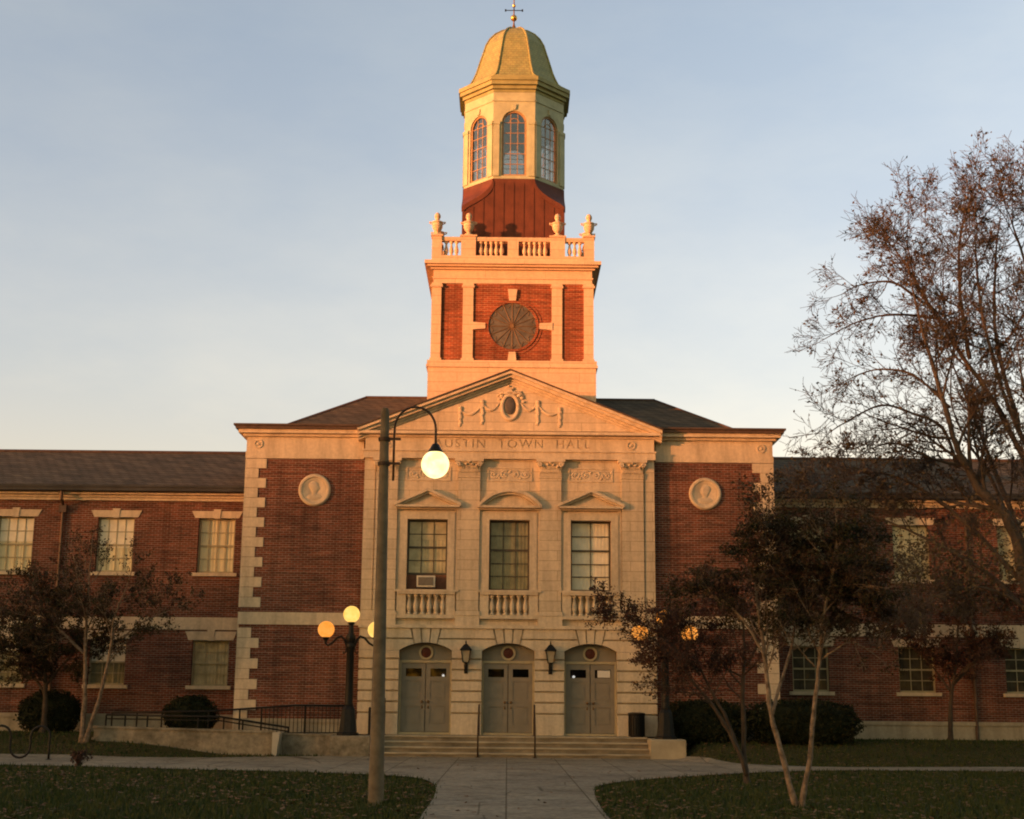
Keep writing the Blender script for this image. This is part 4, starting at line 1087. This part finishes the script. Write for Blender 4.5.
# ------------------------------------------------------------------ plants
def rvec(r): 
    while True:
        v = Vector((r.uniform(-1,1), r.uniform(-1,1), r.uniform(-1,1)))
        if .05 < v.length < 1: return v.normalized()
def leafquad(mb, p, s, r, el=1.7):
    u = rvec(r); w = u.cross(rvec(r))
    if w.length < .1: return
    w.normalize(); u = u*s*el*.5; w = w*s*.5
    mb.add([p-u, p+w, p+u, p-w], [(0,1,2,3)])
def bend(d, r, ang):
    ax = d.cross(rvec(r))
    if ax.length < .01: return d
    return (Matrix.Rotation(ang, 3, ax.normalized()) @ d).normalized()
def branch(tw, lf, p, d, L, rad, lev, r, cfg):
    n = 4 if lev > 0 else 3
    pts = [p.copy()]; dd = d.copy()
    for i in range(n):
        dd = (dd + rvec(r)*cfg['wander'] + Vector((0,0,cfg['up'][lev]))).normalized()
        pts.append(pts[-1]+dd*(L/n))
    rads = [max(cfg.get('rmin', .0035), rad*(1-.62*i/n)) for i in range(n+1)]
    tw.tube(pts, rads, 5 if lev > 1 else 3, cap=False)
    if lev == 0:
        for q in pts[1:]:
            for _ in range(cfg['leaf_n']):
                if r.random() < cfg['leaf_p']: leafquad(lf, q+rvec(r)*cfg['leaf_spread']*r.random(), cfg['leaf_s']*r.uniform(.6,1.25), r)
        return
    k = cfg['kids'][lev]
    for j in range(k):
        t = .25+.75*(j+r.random()*.8)/k; t = min(t, 1); f = t*n; i = min(int(f), n-1); q = pts[i].lerp(pts[i+1], f-i)
        branch(tw, lf, q, bend((pts[i+1]-pts[i]).normalized(), r, R(r.uniform(25, 62))), L*cfg['ratio']*r.uniform(.65,1.15)*(1.1-.35*t), rads[i]*cfg.get('thin', .55), lev-1, r, cfg)
def resample(pts, n):
    pts = [Vector(p) for p in pts]; out = []
    for i in range(len(pts)-1):
        p0, p1, p2, p3 = pts[max(i-1,0)], pts[i], pts[i+1], pts[min(i+2,len(pts)-1)]
        for k in range(n):
            t = k/n
            out.append(.5*((2*p1)+(-p0+p2)*t+(2*p0-5*p1+4*p2-p3)*t*t+(-p0+3*p1-3*p2+p3)*t*t*t))
    return out+[pts[-1]]
def limb(tr, tw, lf, pts, r0, r1, r, cfg, lev, kids, t0=.35, L=None):
    P_ = resample(pts, 5); n = len(P_)-1
    rad = [(r0+(r1-r0)*i/n)*(1+(.55 if P_[0].z < .2 else 0)*math.exp(-i*1.1))*(1+.10*math.sin(i*1.9+r0*90)) for i in range(n+1)]
    P_ = [q+(rvec(r)*.25*rad[i] if 0 < i < n else Vector()) for i, q in enumerate(P_)]
    tr.tube(P_, rad, 8 if r0 > .05 else 6)
    for j in range(kids):
        t = t0+(1-t0)*(j+r.random())/kids; f = min(t, .999)*n; i = int(f); q = P_[i].lerp(P_[i+1], f-i)
        branch(tw, lf, q, bend((P_[i+1]-P_[i]).normalized(), r, R(r.uniform(25, 70))), L*r.uniform(.6,1.2), max(.006, rad[i]*.5), lev, r, cfg)
    branch(tw, lf, P_[-1], (P_[-1]-P_[-2]).normalized(), L*.9, r1*.9, lev, r, cfg)
def tree(name, label, base, limbs, cfg, bark, leafm, seed, group=None):
    r = random.Random(seed); b = Vector(base)
    t = thing(name, label, 'tree', base, group)
    tr, tw, lf = MB(), MB(), MB()
    for (pts, r0, r1, lev, kids, t0, L) in limbs:
        limb(tr, tw, lf, [Vector(p)-b for p in pts], r0, r1, r, cfg, lev, kids, t0, L)
    if cfg.get('clumps'):
        for (c, s, n) in cfg['clumps']:
            c = Vector(c)-b
            for _ in range(n):
                v = rvec(r)*r.random()**.45; leafquad(lf, c+Vector((v.x*s[0],v.y*s[1],v.z*s[2])), cfg['leaf_s']*r.uniform(.6,1.25), r)
    if cfg.get('gaps'):
        nv, nf = [], []
        for f in lf.f:
            c = sum((Vector(lf.v[i]) for i in f), Vector())/4+b
            if any((c.x-gx)**2+(c.z-gz)**2 < gr*gr for gx, gz, gr in cfg['gaps']) and r.random() < .80: continue
            nf.append(tuple(range(len(nv), len(nv)+4))); nv += [lf.v[i] for i in f]
        lf.v, lf.f = nv, nf
    trunk = tr.build('trunk', bark, t, True)
    tw.build('twigs', bark, trunk, True)
    lf.build('crown', leafm, t)
    print(label[:30], 'twig faces', len(tw.f), 'leaves', len(lf.f))
    return t
def Y(pts, y, dy=0): 
    n = len(pts)-1
    return [(x, y+dy*i/n, z) for i, (x, z) in enumerate(pts)]

def clump_set(spec, seed, n=10, sub=(.30,.30,.22), leaves=70):
    """break an ellipsoid (centre, half sizes) into many uneven leaf clumps"""
    r = random.Random(seed); out = []
    for (c, s, k) in spec:
        for _ in range(k):
            v = rvec(r)*r.random()**.4
            out.append(((c[0]+v.x*s[0], c[1]+v.y*s[1], c[2]+v.z*s[2]), tuple(q*r.uniform(.5,1.3) for q in sub), int(leaves*r.uniform(.5,1.4))))
    return out
small = dict(wander=.24, up=(.05,.06,.08,.08), kids=(0,6,6,5), ratio=.55, leaf_n=4, leaf_p=.8, leaf_spread=.13, leaf_s=.034)
yA = -21.83
cA = dict(small); cA['clumps'] = clump_set([((4.35,yA,4.45),(.55,.7,.6),24),((5.55,yA,4.2),(1.05,.8,.8),72),((4.9,yA+.1,3.75),(1.3,.8,.45),28),((6.15,yA,3.5),(.7,.6,.65),32),((5.6,yA+.2,3.1),(.9,.6,.35),14),((3.75,yA,3.55),(.5,.5,.3),8)], 5, sub=(.26,.24,.15), leaves=150)
tree('crabapple_tree', 'multi-stemmed tree with pale bark and dark leaves standing on the right lawn', (4.86,yA,0),
     [(Y([(4.84,-.05),(4.65,.76),(4.47,1.53),(4.40,2.47),(4.30,3.32),(4.29,3.95),(4.42,4.5)],yA,.2), .052, .018, 2, 11, .42, 1.0),
      (Y([(4.90,-.03),(5.07,.81),(5.17,1.65),(5.28,2.43),(5.36,3.11),(5.52,3.8),(5.62,4.3)],yA-.02,-.2), .048, .018, 2, 12, .42, 1.0),
      (Y([(4.48,1.50),(4.62,1.92),(4.92,2.76),(5.01,3.44),(4.95,4.2)],yA+.05,.5), .035, .012, 2, 7, .4, .9),
      (Y([(5.28,2.40),(5.49,2.57),(5.80,2.72),(6.14,2.52)],yA-.1,-.3), .022, .007, 1, 5, .4, .5),
      (Y([(4.40,2.47),(4.05,3.09),(3.72,3.43),(3.45,3.5)],yA+.05,.2), .028, .01, 2, 6, .3, .7),
      (Y([(5.30,2.6),(5.75,3.3),(6.1,3.9),(6.3,4.5)],yA,.5), .03, .01, 2, 7, .3, .8)], cA, 'bark_light', 'leaf_green', 11)
yB = -15.0
cB = dict(small); cB['leaf_n'] = 3; cB['gaps'] = [(2.88,3.2,.17),(4.03,3.2,.15),(3.44,3.52,.08)]; cB['clumps'] = clump_set([((3.35,yB,3.55),(1.0,.8,.35),30),((4.3,yB,3.1),(1.3,.9,.8),36),((3.6,yB-.1,2.75),(.95,.8,.5),18),((5.0,yB,3.9),(.9,.8,.7),24)], 6, sub=(.30,.26,.15), leaves=100)
tree('crabapple_tree', 'dark leaning tree with russet leaves in front of the right lamp', (5.18,yB,0),
     [(Y([(5.18,-.05),(5.13,.62),(5.14,2.0),(5.21,2.85),(5.2,3.7)],yB,.3), .07, .02, 2, 10, .4, 1.1),
      (Y([(5.16,.2),(4.92,.83),(4.50,1.56),(3.97,2.2),(3.67,2.62),(3.2,3.0)],yB-.05,-.3), .055, .014, 2, 11, .4, 1.0),
      (Y([(5.06,.5),(4.78,1.36),(4.45,1.99),(4.2,2.63),(4.05,3.4)],yB,.5), .045, .014, 2, 10, .4, 1.0),
      (Y([(4.2,2.3),(3.4,3.1),(2.75,3.5),(2.4,3.75)],yB,-.2), .028, .008, 2, 9, .2, .7),
      (Y([(5.2,2.5),(5.7,3.3),(6.2,4.0)],yB,.4), .03, .01, 2, 8, .2, 1.0)], cB, 'bark_dark', 'leaf_red', 12)
yL = -1.55; zL = H(-13.1, yL); k_ = .967
def LX(pts): return [(x*k_, 1.65+(z-1.65)*k_) for x, z in pts]
cL = dict(small); cL['leaf_n'] = 2; cL['leaf_p'] = .7; cL['leaf_s'] = .052; cL['clumps'] = clump_set([((-13.9,yL,4.6),(1.5,1.1,.75),34),((-14.8,yL,3.7),(1.5,1.1,.8),36),((-12.3,yL,4.55),(1.2,1.0,.7),13),((-11.7,yL,3.9),(1.1,.8,.5),8)], 8, sub=(.34,.3,.16), leaves=60)
tree('crabapple_tree', 'pale two-stemmed tree on the left lawn near the end of the ramp wall', (-13.1,yL,zL),
     [(Y([(-13.1,zL-.05)]+LX([(-13.59,1.96),(-13.67,3.55),(-13.70,4.84),(-13.71,5.6)]),yL), .085, .02, 2, 12, .4, 1.5),
      (Y([(-13.06,zL-.05)]+LX([(-13.09,1.65),(-12.81,3.24),(-12.75,4.2),(-12.4,5.2)]),yL,-.3), .075, .02, 2, 10, .4, 1.4),
      (Y(LX([(-13.64,3.07),(-14.37,3.7),(-15.05,4.18),(-15.8,4.6)]),yL,.4), .04, .014, 2, 9, .2, 1.2),
      (Y(LX([(-12.81,3.3),(-12.0,4.1),(-11.2,4.5)]),yL,.3), .03, .01, 2, 7, .2, 1.1)], cL, 'bark_light', 'leaf_green', 13)
y2 = .9; z2 = H(-15.15, y2)
c2 = dict(small); c2['leaf_s'] = .055; c2['clumps'] = clump_set([((-15.7,y2,3.4),(1.5,1.2,.9),46),((-15.2,y2,4.6),(1.3,1.1,.9),26)], 9, sub=(.34,.32,.2), leaves=110)
tree('crabapple_tree', 'dark trunked tree with a dense dark crown before the left shrub', (-15.15,y2,z2),
     [(Y([(-15.15,z2-.05),(-15.12,1.3),(-15.2,2.4),(-15.4,3.6),(-15.5,4.6)],y2), .11, .03, 2, 12, .4, 1.4),
      (Y([(-15.18,1.9),(-15.9,2.7),(-16.6,3.3)],y2,.3), .05, .015, 2, 9, .2, 1.2),
      (Y([(-15.15,2.1),(-14.5,2.9),(-13.9,3.4)],y2,-.3), .05, .015, 2, 9, .2, 1.2)], c2, 'bark_dark', 'leaf_green', 14)
y3 = 1.6; z3 = H(14.7, y3)
c3 = dict(small); c3['leaf_s'] = .06; c3['clumps'] = clump_set([((14.9,y3,4.3),(2.1,1.2,1.2),34)], 10, sub=(.32,.3,.18), leaves=45)
tree('crabapple_tree', 'thin dark sparse-leaved tree close to the right wing wall', (14.7,y3,z3),
     [(Y([(14.68,z3-.05),(14.79,1.92),(15.0,3.0),(15.2,4.6)],y3), .09, .02, 2, 11, .4, 1.5),
      (Y([(14.85,2.1),(14.2,3.1),(13.3,4.0)],y3,.3), .04, .012, 2, 9, .25, 1.2),
      (Y([(14.9,2.4),(15.8,3.4),(16.6,4.6)],y3,-.3), .04, .012, 2, 9, .25, 1.3)], c3, 'bark_dark', 'leaf_red', 15)

# the big bare tree, trunk outside the right edge
yG = -12.0
big = dict(wander=.15, up=(.02,.02,.05,.07), kids=(0,5,6,6), ratio=.64, leaf_n=1, leaf_p=.12, leaf_spread=.08, leaf_s=.058, rmin=.0056, thin=.66)
r_ = random.Random(21)
LB = [ (Y([(13.4,-.2),(13.25,1.9),(12.9,3.2),(12.5,4.4),(12.17,6.0),(11.43,6.9),(11.12,7.47),(10.84,8.14),(10.47,9.66),(10.16,10.9),(9.9,12.3)],yG,-.6), .21, .016, 3, 13, .40, 1.7),
       (Y([(12.17,6.0),(12.1,6.7),(11.84,7.5),(11.5,8.15),(11.19,9.16),(11.3,10.4)],yG,.8), .06, .014, 3, 8, .3, 1.5),
       (Y([(11.04,7.44),(10.68,8.42),(9.93,8.76),(9.12,8.93),(8.17,8.45),(7.8,8.2)],yG,-.5), .05, .010, 2, 15, .2, 1.1),
       (Y([(13.0,5.4),(12.9,7.1),(12.2,8.96),(11.52,10.16),(10.84,11.37),(10.36,12.39),(10.23,13.4)],yG,.5), .10, .014, 3, 12, .3, 1.6),
       (Y([(10.84,11.37),(9.81,11.52),(8.89,11.35),(8.1,10.95)],yG+.4,.6), .04, .010, 2, 13, .2, .85),
       (Y([(10.58,11.74),(9.72,12.25),(8.83,12.11),(8.3,11.8)],yG+.4,-.6), .04, .010, 2, 13, .2, .85),
       (Y([(13.2,3.6),(13.59,7.9),(13.56,10.4),(13.0,12.4),(12.6,13.8)],yG,-.4), .13, .015, 3, 13, .3, 1.7),
       (Y([(13.3,4.5),(14.3,7.9),(15.2,10.6),(15.6,13.4)],yG,.6), .13, .02, 3, 9, .35, 1.8),
       (Y([(13.4,3.2),(15.2,5.9),(17.0,8.2),(18.2,10.4)],yG,-.8), .13, .02, 3, 8, .35, 1.8),
       (Y([(12.8,3.6),(11.8,4.8),(10.6,5.6),(9.4,6.2),(8.5,6.6)],yG,.9), .07, .012, 3, 9, .3, 1.3),
       (Y([(12.5,4.6),(11.2,6.2),(10.0,7.2),(9.0,7.5),(8.2,7.4)],yG,1.4), .07, .010, 3, 9, .3, 1.2),
       (Y([(13.4,6.5),(12.3,8.9),(11.7,11.0),(11.5,12.4),(11.4,13.1)],yG,-1.2), .07, .012, 3, 11, .3, 1.5),
       (Y([(13.3,3.0),(13.0,5.4),(12.4,8.5),(11.9,11.2)],yG,3.0), .12, .015, 3, 9, .4, 1.7),
       (Y([(13.3,3.0),(12.9,5.0),(12.2,7.5),(11.6,9.6)],yG,-3.0), .10, .015, 3, 9, .4, 1.7),
       (Y([(13.5,5.5),(13.9,8.8),(14.1,11.4),(13.8,13.2)],yG,.4), .11, .015, 3, 11, .3, 1.6),
       (Y([(11.0,9.0),(10.2,9.9),(9.3,10.1),(8.5,9.8)],yG+.2,.9), .045, .010, 2, 12, .2, .9),
       (Y([(10.6,11.8),(10.25,12.7),(9.9,13.4),(9.6,13.7)],yG+.4,.5), .04, .010, 2, 12, .15, .9),
       (Y([(11.5,10.2),(11.3,11.8),(11.3,13.2),(11.6,14.2)],yG,-.5), .06, .012, 2, 14, .2, 1.2),
       (Y([(12.6,8.6),(12.3,10.8),(12.5,12.8),(12.8,14.2)],yG,.9), .07, .012, 2, 15, .2, 1.3),
       (Y([(11.2,7.5),(10.3,7.6),(9.3,7.9),(8.4,7.6)],yG,-1.2), .045, .010, 2, 13, .2, 1.0),
       (Y([(12.7,3.8),(12.0,4.3),(11.2,4.5),(10.3,4.3),(9.6,3.9)],yG,-.6), .05, .010, 3, 8, .3, 1.1)]
big['clumps'] = clump_set([((11.6,yG,5.3),(2.3,1.8,1.5),70),((10.0,yG,7.9),(2.2,1.6,1.1),8),((10.2,yG+1,4.6),(1.8,1.4,1.2),24)], 22, sub=(1.0,.8,.6), leaves=56)
tree('shade_tree', 'tall nearly bare tree with sparse brown leaves rising at the right edge', (13.4,yG,0), LB, big, 'bark_big', 'leaf_brown', 23)

# clipped shrubs
def shrub(name, label, c, s, n, seed, boxy=1.0, group='clipped dark shrubs along the walls'):
    r = random.Random(seed); z0 = H(c[0], c[1])
    t = thing(name, label, 'shrub', (c[0],c[1],z0), group)
    lf = MB(); core = MB(); zc = c[2]-z0
    core.loft([[(s[0]*.86*w*math.cos(a)*(1+.05*math.sin(5*a+k)), s[1]*.86*w*math.sin(a), zc+s[2]*.9*h) for a in [6.283*j/18 for j in range(18)]]
               for k, (w, h) in enumerate(((.55,-.98),(.85,-.7),(.98,-.25),(1,.15),(.9,.55),(.65,.85),(.2,.98)))])
    for _ in range(n):
        v = rvec(r)
        m = max(abs(v.x), abs(v.y), abs(v.z)); q = v/(m**boxy if boxy else 1)*r.uniform(.84, 1.04)*(1.1 if r.random() < .04 else 1) if boxy else v*r.uniform(.84,1.05)*(1.12 if r.random() < .04 else 1)
        lump = 1+.085*math.sin(v.x*7+seed)*math.sin(v.z*6+v.y*5)
        leafquad(lf, Vector((q.x*s[0]*lump, q.y*s[1]*lump, zc+q.z*s[2]*lump)), .06*r.uniform(.6,1.3), r)
    core.build('stem_mass', 'leaf_bush', t, True); lf.build('foliage', 'leaf_bush', t)
shrub('shrub', 'large rounded dark shrub left of the ramp wall', (-15.35,2.2,1.2), (1.02,.8,.74), 5200, 1, 0)
shrub('shrub', 'rounded dark shrub behind the ramp railing', (-10.42,1.2,1.15), (.86,.7,.66), 4200, 2, 0)
shrub('hedge', 'clipped dark hedge right of the entrance, behind the leaning tree', (6.35,-.45,1.15), (1.32,.6,.66), 6500, 3, .45)
shrub('hedge', 'clipped dark hedge at the right end of the brick pavilion', (9.35,-.75,1.15), (1.72,.65,.70), 7500, 4, .45)
def weed(label, c, seed, n, hgt, spread):
    r = random.Random(seed); t = thing('low_shrub', label, 'plant', (c[0],c[1],H(*c)+.0)); st_, lf = MB(), MB()
    for _ in range(n):
        a = r.random()*6.283; d = Vector((math.cos(a)*spread*r.random(), math.sin(a)*spread*r.random(), hgt*r.uniform(.5,1)))
        pts = [Vector((0,0,0)), d*.5+rvec(r)*.04, d]
        st_.tube(pts, [.008,.006,.003], 3, cap=False)
        for k in range(6): leafquad(lf, pts[1].lerp(pts[2], r.random())+rvec(r)*.06, .06, r)
    st_.build('stem', 'bark_dark', t); lf.build('foliage', 'leaf_red', t)
weed('small scraggly plant at the edge of the left walk', (-10.75,-9.75), 31, 26, .42, .42)

# ------------------------------------------------------------------ unseen wood added behind the camera, shaped to shade the lower storeys
def treeline():
    r = random.Random(77); mb = MB(); D = 330
    knots = [(0,4),(17,3.9),(20,2.8),(22.5,2.05),(25,1.2),(27,.42),(28.5,.1),(29.5,0)]
    def tau(h):
        for (a, ta), (b, tb) in zip(knots, knots[1:]):
            if a <= h <= b: return ta+(tb-ta)*(h-a)/(b-a)
        return 0 if h > 29 else 4
    for _ in range(84000):          # the part in front of the low sun, thinned upward to soften its shadow
        u = r.uniform(-95, 95); h = r.uniform(0, 29.5)
        if r.random()*4 > tau(h+.6*math.sin(u*.13+1)+.35*math.sin(u*.37)): continue
        a = R(AZ)+u/D; d = D+r.uniform(-5,5)
        leafquad(mb, Vector((-math.sin(a)*d, -math.cos(a)*d, h)), 1.13*r.uniform(.5,1.2), r, 1.2)
    for _ in range(20000):          # and on around, keeping horizon glow out of the window reflections
        a = R(r.uniform(-95, 100)); 
        if abs(a-R(AZ)) < 90/D: continue
        d = D+r.uniform(-15,15); top = 19+4*math.sin(a*17)+2*math.sin(a*41+1)
        leafquad(mb, Vector((-math.sin(a)*d, -math.cos(a)*d, top*(1-r.random()**1.3))), 3.4*r.uniform(.5,1.2), r, 1.2)
    tag(mb.build('treeline', 'far_leaf'), 'distant wood across the park whose shadow covers the lower building', 'treeline', kind='stuff')
AZ = 61.0; EL = 2.6; TREETOP = 21.5
treeline()

# ------------------------------------------------------------------ light, sky, camera
az = R(AZ)
to_sun = Vector((-math.sin(az)*math.cos(R(EL)), -math.cos(az)*math.cos(R(EL)), math.sin(R(EL))))
sd = bpy.data.lights.new('sun', 'SUN'); sd.energy = 5.0; sd.angle = R(1.1); sd.color = (1, .335, .115)
so = bpy.data.objects.new('sun', sd); COL.objects.link(so); so.rotation_euler = (-to_sun).to_track_quat('-Z', 'Y').to_euler()
world = bpy.data.worlds.new('World'); scene.world = world; world.use_nodes = True
nt = world.node_tree; nt.nodes.clear()
out = nt.nodes.new('ShaderNodeOutputWorld'); bg = nt.nodes.new('ShaderNodeBackground'); sky = nt.nodes.new('ShaderNodeTexSky')
sky.sky_type = 'NISHITA'; sky.sun_disc = False; sky.sun_elevation = R(EL); sky.sun_rotation = math.atan2(to_sun.x, to_sun.y)
sky.air_density = 1.0; sky.dust_density = 1.6; sky.ozone_density = 1.0; sky.altitude = 200
bg.inputs['Strength'].default_value = .15
wd = nt.nodes.new('ShaderNodeTexCoord').outputs['Generated']
sp = nt.nodes.new('ShaderNodeSeparateXYZ'); nt.links.new(wd, sp.inputs[0])
east = ramp(nt, sp.outputs[2], [(.0, (2.25, 1.62, 1.74)), (.22, (2.42, 1.93, 1.98)), (.45, (2.45, 2.06, 2.08))])
west = ramp(nt, sp.outputs[2], [(.0, (1.84, 1.53, 1.12)), (.5, (1.70, 1.46, 1.14))])
fr_ = nt.nodes.new('ShaderNodeMapRange'); fr_.interpolation_type = 'SMOOTHSTEP'
fr_.inputs['From Min'].default_value = -.15; fr_.inputs['From Max'].default_value = .55
nt.links.new(sp.outputs[1], fr_.inputs['Value'])
tint = mixc(nt, fr_.outputs[0], west, east)
mp_ = nt.nodes.new('ShaderNodeMapping'); mp_.inputs['Scale'].default_value = (2.2, 2.2, 5.5); mp_.inputs['Rotation'].default_value = (.3, .5, 0)
nt.links.new(wd, mp_.inputs[0])
cl = ramp(nt, noise(nt, mp_.outputs[0], 1.6, 6, .6), [(.40, (.97, .98, 1)), (.72, (1.15, 1.10, 1.04))])
tint = mixc(nt, 1, tint, cl, 'MULTIPLY')
nt.links.new(mixc(nt, 1, sky.outputs[0], tint, 'MULTIPLY'), bg.inputs[0]); nt.links.new(bg.outputs[0], out.inputs[0])

F = 1400; PIT = math.atan((704-409.5)/F)
cam = bpy.data.cameras.new('camera'); cam.sensor_width = 36; cam.sensor_fit = 'HORIZONTAL'; cam.lens = F*36/1024; cam.clip_end = 3000; cam.clip_start = .1
co = bpy.data.objects.new('camera', cam); COL.objects.link(co)
Mx = Matrix.Rotation(R(-.08), 4, 'Z') @ Matrix.Rotation(math.pi/2+PIT, 4, 'X') @ Matrix.Rotation(R(.55), 4, 'Z')
Mx.translation = (0, -46, 1.65)
co.matrix_world = Mx
scene.camera = co
vs = scene.view_settings; vs.view_transform = 'Standard'; vs.look = 'None'; vs.gamma = 1; vs.exposure = 1.0; vs.use_curve_mapping = False
scene.render.engine = 'CYCLES'
cy = scene.cycles; cy.max_bounces = 6; cy.transparent_max_bounces = 12; cy.pixel_filter_type = 'BLACKMAN_HARRIS'; cy.filter_width = 2.0
cy.use_denoising = True
scene.render.film_transparent = False
